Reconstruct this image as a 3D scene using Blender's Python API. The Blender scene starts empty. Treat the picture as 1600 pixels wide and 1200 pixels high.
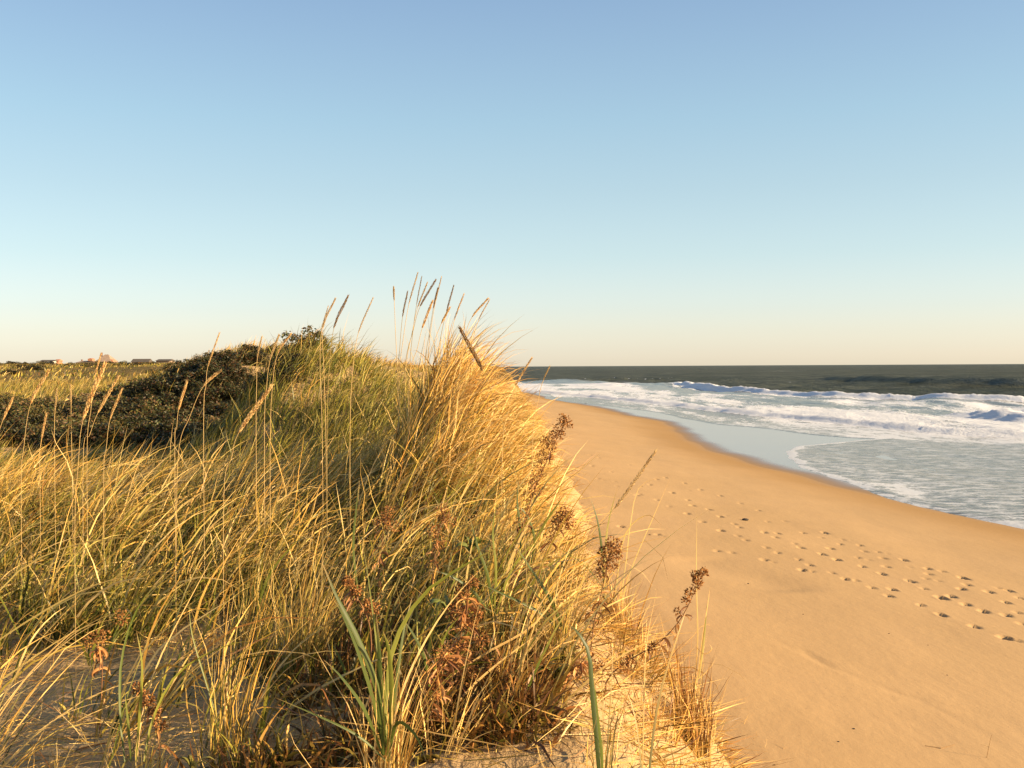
import bpy, math, random
import numpy as np
from mathutils import Vector, Matrix

random.seed(7)
rng = np.random.default_rng(11)
scene = bpy.context.scene
COL = scene.collection

# ------------------------------------------------------------------ camera
F = 1570.0 / 1600.0                 # focal length in image widths
ZC = 4.0                            # eye height above the sea
PITCH = math.atan((600 - 572.5) / 1570.0)
ROLL = math.atan(0.005)
f_ = Vector((0, math.cos(PITCH), -math.sin(PITCH)))
u0 = Vector((0, math.sin(PITCH), math.cos(PITCH)))
r0 = Vector((1, 0, 0))
CR = (math.cos(ROLL) * r0 - math.sin(ROLL) * u0)
CU = (math.sin(ROLL) * r0 + math.cos(ROLL) * u0)
cam_d = bpy.data.cameras.new('camera')
cam = bpy.data.objects.new('camera', cam_d)
COL.objects.link(cam)
cam_d.sensor_width = 36
cam_d.lens = 36 * F
cam_d.clip_start = 0.05
cam_d.clip_end = 60000
M = Matrix((CR, CU, -f_)).transposed().to_4x4()
M.translation = Vector((0, 0, ZC))
cam.matrix_world = M
scene.camera = cam

# ------------------------------------------------------------------ light
SUN_EL = math.radians(19)
SUN_AZ = math.radians(106)          # clockwise from the view direction (+Y)
w = bpy.data.worlds.new('World')
scene.world = w
w.use_nodes = True
nt = w.node_tree
nt.nodes.clear()
sky = nt.nodes.new('ShaderNodeTexSky')
sky.sky_type = 'NISHITA'
sky.sun_disc = False
sky.sun_elevation = SUN_EL
sky.sun_rotation = SUN_AZ
sky.altitude = 0
sky.air_density = 1.0
sky.dust_density = 1.5
sky.ozone_density = 1.5
tc = nt.nodes.new('ShaderNodeTexCoord')
sep = nt.nodes.new('ShaderNodeSeparateXYZ')
nt.links.new(tc.outputs['Generated'], sep.inputs[0])
ramp = nt.nodes.new('ShaderNodeValToRGB')          # evening tint by height, the same all round
cr = ramp.color_ramp
cr.elements[0].position = 0.0; cr.elements[0].color = (1.0, 1.0, 1.0, 1)
cr.elements[1].position = 1.0; cr.elements[1].color = (1.0, 1.0, 1.0, 1)
SKY_TINT = [(0.003, (1.339, 1.31, 1.361)), (0.008, (1.211, 1.158, 1.221)), (0.017, (0.979, 0.977, 1.071)), (0.033, (0.793, 0.795, 0.879)), (0.056, (0.673, 0.679, 0.739)), (0.107, (0.604, 0.609, 0.592)), (0.17, (0.586, 0.592, 0.552)), (0.235, (0.571, 0.606, 0.546)), (0.3, (0.548, 0.573, 0.558)), (0.36, (0.512, 0.527, 0.544)), (0.6, (0.36, 0.399, 0.446)), (1.0, (0.28, 0.323, 0.371))]
while len(cr.elements) > 1:
    cr.elements.remove(cr.elements[-1])
cr.elements[0].position = 0.0; cr.elements[0].color = (*SKY_TINT[0][1], 1)
for p, c in SKY_TINT[1:]:
    e = cr.elements.new(p); e.color = (*c, 1)
nt.links.new(sep.outputs['Z'], ramp.inputs[0])
mul = nt.nodes.new('ShaderNodeMix'); mul.data_type = 'RGBA'; mul.blend_type = 'MULTIPLY'
mul.inputs[0].default_value = 1.0
nt.links.new(sky.outputs[0], mul.inputs[6])
nt.links.new(ramp.outputs[0], mul.inputs[7])
bg = nt.nodes.new('ShaderNodeBackground')
bg.inputs[1].default_value = 0.15
# the evening gradient itself, from the horizon to the zenith and the same in every direction
ev = nt.nodes.new('ShaderNodeValToRGB'); ec = ev.color_ramp
EVENING = [(0.0, (.87, .75, .57)), (.017, (.88, .80, .64)), (.035, (.87, .84, .70)), (.06, (.80, .86, .79)), (.107, (.65, .81, .84)), (.17, (.53, .71, .80)),
           (.235, (.43, .63, .79)), (.30, (.36, .54, .73)), (.36, (.30, .465, .69)), (.6, (.20, .29, .46)), (1.0, (.13, .20, .35))]
while len(ec.elements) > 1: ec.elements.remove(ec.elements[-1])
K_ = 1 / (2 ** 1.3 * .15)
ec.elements[0].position = 0; ec.elements[0].color = (*[v * K_ for v in EVENING[0][1]], 1)
for p, c in EVENING[1:]:
    e = ec.elements.new(p); e.color = (*[v * K_ for v in c], 1)
nt.links.new(sep.outputs['Z'], ev.inputs[0])
mx0 = nt.nodes.new('ShaderNodeMix'); mx0.data_type = 'RGBA'; mx0.inputs[0].default_value = .62
nt.links.new(mul.outputs[2], mx0.inputs[6]); nt.links.new(ev.outputs[0], mx0.inputs[7])
nt.links.new(mx0.outputs[2], bg.inputs[0])
wo = nt.nodes.new('ShaderNodeOutputWorld')
nt.links.new(bg.outputs[0], wo.inputs[0])

sd = bpy.data.lights.new('sun', 'SUN')
sd.energy = 5.0
sd.angle = math.radians(0.5)
sd.color = (1.0, 0.74, 0.44)
sun = bpy.data.objects.new('sun', sd)
COL.objects.link(sun)
SDIR = Vector((math.sin(SUN_AZ) * math.cos(SUN_EL), math.cos(SUN_AZ) * math.cos(SUN_EL), math.sin(SUN_EL)))
sun.rotation_euler = SDIR.to_track_quat('Z', 'Y').to_euler()
sun.location = (0, 0, 30)

scene.view_settings.view_transform = 'Standard'
scene.view_settings.look = 'None'
scene.view_settings.gamma = 1
scene.view_settings.use_curve_mapping = False
scene.view_settings.exposure = 1.3

# ------------------------------------------------------------------ helpers
def P(px, py, d):
    """the world point that lies d metres ahead along the pixel's line of sight"""
    v = f_ * 1.0 + CR * ((px - 800) / 1570.0) + CU * (-(py - 600) / 1570.0)
    return Vector((0, 0, ZC)) + v * (d / v.y)

def tag(o, label=None, cat=None, group=None, kind=None):
    if label: o['label'] = label
    if cat: o['category'] = cat
    if group: o['group'] = group
    if kind: o['kind'] = kind
    return o

def thing(name, loc, label, cat, group=None):
    o = bpy.data.objects.new(name, None)
    o.empty_display_size = 0.1
    COL.objects.link(o)
    o.location = loc
    return tag(o, label, cat, group)

_tab = np.random.default_rng(3).random((256, 256))
def vnoise(x, y):
    x = np.asarray(x, float); y = np.asarray(y, float)
    xi = np.floor(x).astype(np.int64); yi = np.floor(y).astype(np.int64)
    fx = x - xi; fy = y - yi
    fx = fx * fx * (3 - 2 * fx); fy = fy * fy * (3 - 2 * fy)
    a = _tab[xi & 255, yi & 255]; b = _tab[(xi + 1) & 255, yi & 255]
    c = _tab[xi & 255, (yi + 1) & 255]; d = _tab[(xi + 1) & 255, (yi + 1) & 255]
    return (a * (1 - fx) + b * fx) * (1 - fy) + (c * (1 - fx) + d * fx) * fy
def fbm(x, y, o=4):
    s = 0; a = .5; n = 0
    for i in range(o):
        s = s + a * vnoise(x * 2 ** i + 17.3 * i, y * 2 ** i + 5.1 * i); n += a; a *= .5
    return s / n - .5
def sstep(a, b, x):
    t = np.clip((np.asarray(x, float) - a) / (b - a), 0, 1)
    return t * t * (3 - 2 * t)

def mesh_np(name, V, loops, starts, mat, parent=None, cols=None, attrs=None, smooth=True):
    me = bpy.data.meshes.new(name)
    V = np.ascontiguousarray(V, dtype=np.float32).reshape(-1, 3)
    if parent is not None:
        V = V - np.array(parent.location, dtype=np.float32)
    me.vertices.add(len(V)); me.vertices.foreach_set('co', V.ravel())
    loops = np.asarray(loops, dtype=np.int32).ravel()
    me.loops.add(len(loops)); me.loops.foreach_set('vertex_index', loops)
    starts = np.asarray(starts, dtype=np.int32)
    me.polygons.add(len(starts)); me.polygons.foreach_set('loop_start', starts)
    me.update(calc_edges=True)
    me.polygons.foreach_set('use_smooth', np.full(len(starts), smooth, dtype=bool))
    if cols is not None:
        a = me.attributes.new('Col', 'FLOAT_COLOR', 'POINT')
        c = np.ones((len(V), 4), dtype=np.float32); c[:, :3] = np.asarray(cols).reshape(-1, 3)
        a.data.foreach_set('color', c.ravel())
    for k, v in (attrs or {}).items():
        a = me.attributes.new(k, 'FLOAT', 'POINT')
        a.data.foreach_set('value', np.asarray(v, dtype=np.float32).ravel())
    me.materials.append(mat)
    me.validate()
    o = bpy.data.objects.new(name, me)
    COL.objects.link(o)
    if parent is not None:
        o.parent = parent
    return o

def grid_mesh(name, X, Y, Z, mat, **kw):
    ny, nx = X.shape
    V = np.stack([X, Y, Z], -1).reshape(-1, 3)
    i = np.arange(ny * nx).reshape(ny, nx)
    q = np.stack([i[:-1, :-1], i[:-1, 1:], i[1:, 1:], i[1:, :-1]], -1).reshape(-1, 4)
    return mesh_np(name, V, q.ravel(), np.arange(len(q)) * 4, mat, **kw)

class MB:
    """collects loose faces for one mesh"""
    def __init__(s): s.v = []; s.f = []; s.c = []
    def add(s, vs, fs, col=None):
        n = len(s.v); s.v += [tuple(v) for v in vs]
        s.f += [tuple(i + n for i in f) for f in fs]
        s.c += [col or (1, 1, 1)] * len(vs)
    def box(s, a, b, col=None):
        x0, y0, z0 = a; x1, y1, z1 = b
        s.add([(x0, y0, z0), (x1, y0, z0), (x1, y1, z0), (x0, y1, z0), (x0, y0, z1), (x1, y0, z1), (x1, y1, z1), (x0, y1, z1)],
              [(0, 3, 2, 1), (4, 5, 6, 7), (0, 1, 5, 4), (1, 2, 6, 5), (2, 3, 7, 6), (3, 0, 4, 7)], col)
    def tube(s, pts, rad, n=5, col=None):
        pts = [Vector(p) for p in pts]; vs = []
        m = len(pts)
        ref = Vector((0.3, 0.9, 0.1)).normalized()
        for i, p in enumerate(pts):
            t = (pts[min(i + 1, m - 1)] - pts[max(i - 1, 0)]).normalized()
            a = t.cross(ref)
            if a.length < 1e-4: a = t.cross(Vector((1, 0, 0)))
            a.normalize(); b = t.cross(a)
            r = rad[i] if hasattr(rad, '__len__') else rad
            for k in range(n):
                an = 2 * math.pi * k / n
                vs.append(p + a * (r * math.cos(an)) + b * (r * math.sin(an)))
        fs = []
        for i in range(m - 1):
            for k in range(n):
                k2 = (k + 1) % n
                fs.append((i * n + k, i * n + k2, (i + 1) * n + k2, (i + 1) * n + k))
        fs.append(tuple(range(n - 1, -1, -1))); fs.append(tuple((m - 1) * n + k for k in range(n)))
        s.add(vs, fs, col)
    def spindle(s, p, d, L, r, col=None, n=4):
        d = d.normalized(); a = d.orthogonal().normalized(); b = d.cross(a)
        vs = [p] + [p + d * (L * .4) + (a * math.cos(2 * math.pi * k / n) + b * math.sin(2 * math.pi * k / n)) * r for k in range(n)] + [p + d * L]
        fs = []
        for k in range(n):
            k2 = (k + 1) % n
            fs += [(0, 1 + k2, 1 + k), (1 + k, 1 + k2, n + 1)]
        s.add(vs, fs, col)
    def build(s, name, mat, parent=None, smooth=False):
        loops = [i for f in s.f for i in f]
        st = np.cumsum([0] + [len(f) for f in s.f[:-1]])
        return mesh_np(name, s.v, loops, st, mat, parent, cols=s.c, smooth=smooth)

def resample(pts, n):
    """smooth curve through points (Catmull-Rom), n points"""
    pts = [Vector(p) for p in pts]
    if len(pts) == 2: pts = [pts[0], (pts[0] + pts[1]) / 2, pts[1]]
    q = [pts[0] * 2 - pts[1]] + pts + [pts[-1] * 2 - pts[-2]]
    out = []
    m = len(pts) - 1
    for k in range(n):
        u = k / (n - 1) * m; i = min(int(u), m - 1); t = u - i
        a, b, c, d = q[i], q[i + 1], q[i + 2], q[i + 3]
        out.append(0.5 * ((2 * b) + (c - a) * t + (2 * a - 5 * b + 4 * c - d) * t * t + (3 * b - a - 3 * c + d) * t ** 3))
    return out

# ------------------------------------------------------------------ materials
def new_mat(name):
    m = bpy.data.materials.new(name); m.use_nodes = True
    n = m.node_tree.nodes; n.clear()
    out = n.new('ShaderNodeOutputMaterial')
    return m, m.node_tree, n, out
def L(nt, a, b): nt.links.new(a, b)
def noise(nt, vec, scale, detail=4, rough=.55):
    n = nt.nodes.new('ShaderNodeTexNoise'); n.inputs['Scale'].default_value = scale
    n.inputs['Detail'].default_value = detail; n.inputs['Roughness'].default_value = rough
    if vec is not None: L(nt, vec, n.inputs['Vector'])
    return n.outputs['Fac']
def rampn(nt, fac, stops):
    r = nt.nodes.new('ShaderNodeValToRGB'); c = r.color_ramp
    c.elements[0].position = stops[0][0]; c.elements[0].color = (*stops[0][1], 1)
    c.elements[1].position = stops[-1][0]; c.elements[1].color = (*stops[-1][1], 1)
    for p, q in stops[1:-1]:
        e = c.elements.new(p); e.color = (*q, 1)
    L(nt, fac, r.inputs[0]); return r.outputs[0]
def mixc(nt, fac, a, b, mode='MIX'):
    m = nt.nodes.new('ShaderNodeMix'); m.data_type = 'RGBA'; m.blend_type = mode
    for s, v in ((m.inputs[0], fac), (m.inputs[6], a), (m.inputs[7], b)):
        if hasattr(v, 'node'): L(nt, v, s)
        elif isinstance(v, tuple): s.default_value = (*v, 1)
        else: s.default_value = v
    return m.outputs[2]
def math_(nt, op, a, b=0.0, c=0.0, clamp=False):
    m = nt.nodes.new('ShaderNodeMath'); m.operation = op; m.use_clamp = clamp
    for s, v in zip(m.inputs, (a, b, c)):
        if hasattr(v, 'node'): L(nt, v, s)
        else: s.default_value = v
    return m.outputs[0]
def maprange(nt, v, a, b, c=0.0, d=1.0):
    m = nt.nodes.new('ShaderNodeMapRange'); m.interpolation_type = 'SMOOTHSTEP'
    for s, q in zip(m.inputs, (v, a, b, c, d)):
        if hasattr(q, 'node'): L(nt, q, s)
        else: s.default_value = q
    return m.outputs[0]
def attr(nt, name):
    a = nt.nodes.new('ShaderNodeAttribute'); a.attribute_name = name; return a
def pos(nt):
    return nt.nodes.new('ShaderNodeNewGeometry').outputs['Position']
def bump(nt, h, dist, strength=1.0):
    b = nt.nodes.new('ShaderNodeBump'); b.inputs['Distance'].default_value = dist
    b.inputs['Strength'].default_value = strength; L(nt, h, b.inputs['Height']); return b.outputs[0]
def scalev(nt, v, s):
    m = nt.nodes.new('ShaderNodeVectorMath'); m.operation = 'MULTIPLY'; L(nt, v, m.inputs[0]); m.inputs[1].default_value = s
    return m.outputs[0]

def sand_material(name, beach):
    m, t, n, out = new_mat(name)
    p = pos(t)
    big = noise(t, p, .35, 3); mid = noise(t, scalev(t, p, (1, .35, 1)), 2.2, 5); fine = noise(t, p, 160, 2, .8)
    if beach:
        base = rampn(t, big, [(.3, (.43, .285, .138)), (.7, (.475, .315, .156))])
    else:
        base = rampn(t, big, [(.3, (.39, .262, .125)), (.7, (.465, .32, .155))])
    base = mixc(t, maprange(t, mid, .35, .75, 0, .20), base, (.33, .22, .12))
    speck = noise(t, p, 38, 2, .5)
    base = mixc(t, maprange(t, speck, .70, .76, 0, .55), base, (.16, .11, .07))
    grain = rampn(t, fine, [(.2, (.80, .80, .80)), (.8, (1.12, 1.12, 1.12))])
    base = mixc(t, 1.0, base, grain, 'MULTIPLY')
    b = n.new('ShaderNodeBsdfPrincipled')
    h1 = math_(t, 'MULTIPLY', noise(t, scalev(t, p, (1.0, .5, 1)), 9, 4, .6), 1.0)
    hh = math_(t, 'ADD', h1, math_(t, 'MULTIPLY', fine, .07))
    nrm = bump(t, hh, .012 if beach else .04, 1)
    if beach:
        wet = attr(t, 'wet').outputs['Fac']; damp = attr(t, 'damp').outputs['Fac']
        base = mixc(t, math_(t, 'MULTIPLY', damp, .75), base, (.30, .175, .062))
        base = mixc(t, wet, base, (.21, .15, .095))
        L(t, base, b.inputs['Base Color'])
        L(t, math_(t, 'MULTIPLY_ADD', wet, -.78, .93), b.inputs['Roughness'])
        L(t, math_(t, 'MULTIPLY_ADD', wet, .62, .08), b.inputs['Specular IOR Level'])
        bn = n.new('ShaderNodeBump'); L(t, hh, bn.inputs['Height']); bn.inputs['Distance'].default_value = .006
        L(t, math_(t, 'MULTIPLY_ADD', wet, -.90, 1.0), bn.inputs['Strength']); bn.inputs['Distance'].default_value = .006; nrm = bn.outputs[0]
    else:
        L(t, base, b.inputs['Base Color'])
        b.inputs['Roughness'].default_value = .95; b.inputs['Specular IOR Level'].default_value = .1
    L(t, nrm, b.inputs['Normal']); L(t, b.outputs[0], out.inputs[0])
    return m

def leafy_material(name, trans=.35, spec=.25, rough=.5, tint=(1, 1, 1)):
    m, t, n, out = new_mat(name)
    c = attr(t, 'Col').outputs['Color']
    if tint != (1, 1, 1): c = mixc(t, 1.0, c, tint, 'MULTIPLY')
    b = n.new('ShaderNodeBsdfPrincipled'); L(t, c, b.inputs['Base Color'])
    b.inputs['Roughness'].default_value = rough; b.inputs['Specular IOR Level'].default_value = spec
    tr = n.new('ShaderNodeBsdfTranslucent'); L(t, c, tr.inputs['Color'])
    mx = n.new('ShaderNodeMixShader'); mx.inputs[0].default_value = trans
    L(t, b.outputs[0], mx.inputs[1]); L(t, tr.outputs[0], mx.inputs[2]); L(t, mx.outputs[0], out.inputs[0])
    return m

def simple_material(name, col, rough=.8, var=.25, scale=3.0, spec=.2, bumpd=0.0):
    m, t, n, out = new_mat(name)
    p = pos(t)
    f = noise(t, p, scale, 5)
    c = rampn(t, f, [(.25, tuple(x * (1 - var) for x in col)), (.75, tuple(min(1, x * (1 + var)) for x in col))])
    b = n.new('ShaderNodeBsdfPrincipled'); L(t, c, b.inputs['Base Color'])
    b.inputs['Roughness'].default_value = rough; b.inputs['Specular IOR Level'].default_value = spec
    if bumpd: L(t, bump(t, f, bumpd), b.inputs['Normal'])
    L(t, b.outputs[0], out.inputs[0]); return m

def sea_material():
    m, t, n, out = new_mat('sea_water')
    p = pos(t)
    foam = attr(t, 'foam').outputs['Fac']; deep = attr(t, 'deep').outputs['Fac']
    swash = attr(t, 'swash').outputs['Fac']
    # water body
    wcol = mixc(t, deep, (.115, .105, .08), (.040, .048, .038))
    pv = noise(t, scalev(t, p, (.5, 1, 1)), .05, 8, .75)
    wcol = mixc(t, math_(t, 'MULTIPLY', maprange(t, pv, .42, .62), deep), wcol, (.080, .088, .070))
    w1 = noise(t, scalev(t, p, (1, .55, 1)), .55, 6, .62)
    w2 = noise(t, scalev(t, p, (1, .6, 1)), 2.6, 4, .6)
    hb = math_(t, 'MULTIPLY_ADD', w2, .35, w1)
    bn = n.new('ShaderNodeBump'); L(t, hb, bn.inputs['Height'])
    L(t, math_(t, 'MULTIPLY_ADD', deep, 1.6, .07), bn.inputs['Distance']); bn.inputs['Strength'].default_value = 1
    dif = n.new('ShaderNodeBsdfDiffuse'); L(t, wcol, dif.inputs[0]); L(t, bn.outputs[0], dif.inputs['Normal'])
    gl = n.new('ShaderNodeBsdfGlossy'); gl.inputs['Roughness'].default_value = .12
    gl.inputs['Color'].default_value = (1, 1, 1, 1)
    L(t, bn.outputs[0], gl.inputs['Normal'])
    fr = n.new('ShaderNodeFresnel'); fr.inputs['IOR'].default_value = 1.333; L(t, bn.outputs[0], fr.inputs['Normal'])
    # rough open water hides most of its mirror: wave faces seen at a grazing angle
    cap = math_(t, 'MULTIPLY_ADD', deep, -.40, .62)
    fac = math_(t, 'MULTIPLY', fr.outputs[0], cap, clamp=True)
    wm = n.new('ShaderNodeMixShader'); L(t, fac, wm.inputs[0]); L(t, dif.outputs[0], wm.inputs[1]); L(t, gl.outputs[0], wm.inputs[2])
    # foam
    n1 = noise(t, scalev(t, p, (1, .45, 1)), 1.1, 8, .68)
    n2 = noise(t, scalev(t, p, (1, .6, 1)), 7.0, 4, .6)
    nn = math_(t, 'MULTIPLY_ADD', n2, .35, math_(t, 'MULTIPLY', n1, .65))
    th = math_(t, 'SUBTRACT', .78, math_(t, 'MULTIPLY', foam, .56))
    ff = maprange(t, math_(t, 'SUBTRACT', nn, th), -.05, .07)
    ff = math_(t, 'MULTIPLY', ff, maprange(t, foam, .01, .12))
    n3 = noise(t, scalev(t, p, (.45, .8, 1)), 3.2, 7, .72)
    thin = math_(t, 'MULTIPLY', maprange(t, n3, .45, .60, .0, .62), maprange(t, foam, .05, .4))
    thin = math_(t, 'MULTIPLY', thin, swash)
    ff = math_(t, 'MAXIMUM', math_(t, 'MULTIPLY', ff, math_(t, 'MULTIPLY_ADD', swash, -.25, 1.0)), thin)
    fn = n.new('ShaderNodeBsdfPrincipled'); fn.inputs['Base Color'].default_value = (.90, .93, .96, 1)
    fn.inputs['Roughness'].default_value = .7; fn.inputs['Specular IOR Level'].default_value = .3
    hf = math_(t, 'ADD', math_(t, 'MULTIPLY', noise(t, p, 3.0, 6, .7), 1.0), math_(t, 'MULTIPLY', nn, .6))
    bf = n.new('ShaderNodeBump'); L(t, hf, bf.inputs['Height']); bf.inputs['Strength'].default_value = 1.0
    L(t, math_(t, 'MULTIPLY_ADD', swash, -.15, .18), bf.inputs['Distance'])
    L(t, bf.outputs[0], fn.inputs['Normal'])
    ft = n.new('ShaderNodeBsdfTranslucent'); ft.inputs['Color'].default_value = (.86, .86, .86, 1); L(t, bf.outputs[0], ft.inputs['Normal'])
    fm = n.new('ShaderNodeMixShader'); fm.inputs[0].default_value = .25; L(t, fn.outputs[0], fm.inputs[1]); L(t, ft.outputs[0], fm.inputs[2])
    mx = n.new('ShaderNodeMixShader'); L(t, ff, mx.inputs[0]); L(t, wm.outputs[0], mx.inputs[1]); L(t, fm.outputs[0], mx.inputs[2])
    L(t, mx.outputs[0], out.inputs[0])
    return m

M_beach = sand_material('beach_sand', True)
M_dune = sand_material('dune_sand', False)
M_grass = leafy_material('grass_blade', .17, .30, .45)
M_leaf = leafy_material('shrub_leaf', .2, .3, .5)
M_stem = leafy_material('dry_stem', .12, .15, .7)
M_seed = leafy_material('seed_head', .22, .1, .8)
M_sea = sea_material()

# ------------------------------------------------------------------ the lie of the land
def interp(y, tab):
    ys, xs = zip(*tab)
    return np.interp(y, ys, xs)
SHORE = [(-10, 20), (0, 17.2), (10, 15), (18, 13.4), (24.3, 12.4), (29, 11.2), (33.6, 10.65), (38.9, 9.9), (44, 9.45), (49, 9.3), (57, 9.6), (63, 10.2),
         (70, 10.7), (75, 10.4), (80, 9.2), (88, 8.8), (96, 8.3), (107, 6.6), (119, 4.7), (150, 2.2), (220, -11), (400, -60),
         (1000, -300), (20000, -9000)]
def xs_(y):
    return interp(y, SHORE) + .12 * np.sin(np.asarray(y) * .9) * sstep(20, 30, y)
FOOT = [(-10, 2.1), (0, 2.0), (8, 1.95), (14, 1.8), (40, 1.7), (80, 1.5), (120, .5), (150, -2.5), (220, -17), (400, -70), (1000, -320), (20000, -9100)]
def xd_(y): return interp(y, FOOT)

def beach_z(x, y):
    xs = xs_(y); xd = xd_(y)
    top = np.minimum(1.0, (xs - xd) * .11)
    u = (x - xd) / (xs - xd)
    z = np.where(u < 1, top * (1 - np.clip(u, -2, 1)) , -.012 * (x - xs))
    z = np.where(u < 0, top + np.clip(-u, 0, .3) * .3 * top, z)
    # soft undulations, one shallow hollow crossing near the dune
    un = .06 * fbm(x * .4 + 3, y * .12, 2) + .006 * fbm(x * 2.1, y * .8 + 9, 3)
    z = z + un * sstep(0, -3.5, x - xs) * 1.3
    return z

def ground_z(x, y):
    x = np.asarray(x, float); y = np.asarray(y, float)
    z0 = np.interp(y, [0, 11.5, 14.5, 24, 60, 150, 300, 400, 600, 1200], [2.3, 2.30, 2.0, 2.25, 3.0, 4.0, 5.2, 5.75, 5.2, 3.0])
    z = z0 + .22 * fbm(x * .6, y * .5, 3) * sstep(4, 1, y * 0 + 0)
    z = z + .30 * fbm(x * .55 + 4, y * .45, 3) + .05 * fbm(x * 3, y * 3, 3)
    z = z + sstep(60, 160, y) * 1.3 * fbm(x * .03, y * .02, 3)
    g = lambda cx, cy, rx, ry, h: h * np.exp(-((x - cx) / rx) ** 2 - ((y - cy) / ry) ** 2)
    # crest knob, steep on its inland side
    rx = np.where(x < -.80, .40, .62)
    z = z + 1.02 * np.exp(-((x + .80) / rx) ** 2 - ((y - 10.8) / 1.5) ** 2) + g(-.7, 10.2, 1.4, 2.6, .30)
    z = z + g(-4.0, 19.5, np.where(x < -4, 1.35, 1.7), 2.8, 2.05) + g(-1.9, 18, 1.5, 3, .85)
    z = z + g(-8.4, 31.5, 3.2, 3.6, 1.62) + g(-11.8, 47, 4.6, 6.0, 2.15) + g(-5, 45, 4, 7, 1.0)
    z = z - g(-6.5, 15.5, 4.0, 2.2, .15) - g(-3.3, 4.6, 1.4, 1.2, .10)
    # seaward edge of the dune
    xd = xd_(y)
    wob = .36 * fbm(y * .7, y * 0 + 3.3, 3) + .34 * fbm(y * 2.3, x * 1.2, 3)
    inl = .62 * sstep(6.8, 9, y) * sstep(20, 14, y)
    t = sstep(xd + .05 + wob - inl * .5, xd - 1.75 + wob - inl, x)
    bz = beach_z(np.minimum(x, xs_(y) - .2), y)
    z = bz - .12 - .35 * sstep(xd - .1, xd + .9, x) + (z - bz + .12) * t
    z = z + .14 * (np.clip(x, -4.5, .4) + .6) * sstep(9.5, 6.5, y) * t  # near ground tilted down inland, away from the sun, to darken its sand
    # tongue of bare sand slumping at the near edge
    z = z + .10 * np.exp(-((x - 1.0) / .5) ** 2 - ((y - 6.0) / 1.0) ** 2)
    return z
def gz(x, y): return float(ground_z(np.array([x]), np.array([y]))[0])

def beach_hit(px, py):
    d = 20.0
    for _ in range(12):
        p = P(px, py, d)
        v = (p - Vector((0, 0, ZC))) / d
        z = float(beach_z(np.array([p.x]), np.array([p.y]))[0])
        d = (z - ZC) / v.z
    return P(px, py, d)

# ------------------------------------------------------------------ beach with footprints
def seq(a, b, f):
    out = [a]
    while out[-1] < b: out.append(out[-1] + f(out[-1]))
    return np.array(out)
prints = []
C8 = [(60, 230, 1), (125, 237, .5), (270, 270, .9), (305, 279, .5), (440, 315, 1), (480, 322, .6), (630, 355, 1), (680, 362, .4), (752, 394, .8), (840, 402, 1.3), (825, 430, 1), (970, 472, .8), (1060, 515, 1.2),
      (1210, 568, 1), (1345, 618, 1.2), (1395, 630, .7), (185, 183, .8), (330, 237, .8), (425, 268, .6), (470, 293, .8), (570, 327, .7), (795, 332, 1.1), (920, 365, 1.1), (980, 398, 1.1),
      (1060, 440, 1.4), (1105, 433, 1.3), (1170, 470, 1.2), (1250, 500, 1.6), (1350, 517, 1.3), (1420, 555, 1.2), (20, 45, .7), (75, 77, .7), (160, 125, .6), (75, 140, .8), (275, 150, .6), (330, 152, 1),
      (320, 170, 1), (430, 215, 1), (405, 197, .8), (530, 245, 1), (595, 270, 1.2), (710, 300, 1), (285, 100, .5), (360, 98, .6), (445, 150, .8), (540, 150, 1.2), (565, 220, 1.2), (610, 200, .7), (695, 205, .9),
      (690, 260, .5), (735, 270, .4), (800, 263, .9), (815, 300, 1.2), (890, 270, 1), (1000, 310, 1), (1000, 333, .9), (990, 352, .7), (1040, 362, .4), (1160, 352, 1.5), (1175, 382, .9), (1150, 400, 1.2), (1270, 412, .8), (1360, 408, .9),
      (1350, 460, .9), (1400, 505, .8), (1410, 440, .6), (150, 163, .5), (275, 213, .6), (620, 180, .3), (655, 184, .3), (715, 232, .4), (780, 236, .4), (820, 243, .4), (435, 183, .5), (525, 172, .3), (920, 303, .3), (1060, 320, .4), (1320, 398, .5)]
C3 = [(340, 690, .6), (400, 718, .6), (490, 683, .6), (540, 700, .6), (500, 750, .7), (390, 775, .6), (410, 800, .6), (540, 830, .6), (570, 840, .6), (620, 790, .6), (735, 745, .5), (655, 878, .6), (780, 935, .8),
      (800, 930, .6), (860, 868, .8), (905, 835, .6), (960, 825, .6), (1000, 918, 1), (905, 963, .6), (985, 1005, .5), (1100, 965, .7), (1080, 860, .7), (1180, 900, .8), (1130, 1000, 1), (1095, 1050, .9), (1190, 1100, .9),
      (1240, 1025, 1), (1300, 1068, .6), (1300, 937, .7), (1310, 1155, 1), (1390, 1115, .7), (1340, 1060, .4), (430, 985, .4), (680, 1130, 1.2), (910, 1180, .9), (950, 1190, .6), (460, 1080, .6), (1430, 985, .5), (1540, 1030, .6), (330, 760, .4), (290, 745, .4), (420, 1010, .4), (640, 850, .4), (1110, 905, .4), (1580, 1165, .8)]
for cx, cy, s in C8: prints.append((1100 + .35 * cx, 780 + .35 * cy, s))
for cx, cy, s in C3: prints.append((800 + .25 * cx, 540 + .25 * cy, s))

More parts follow.
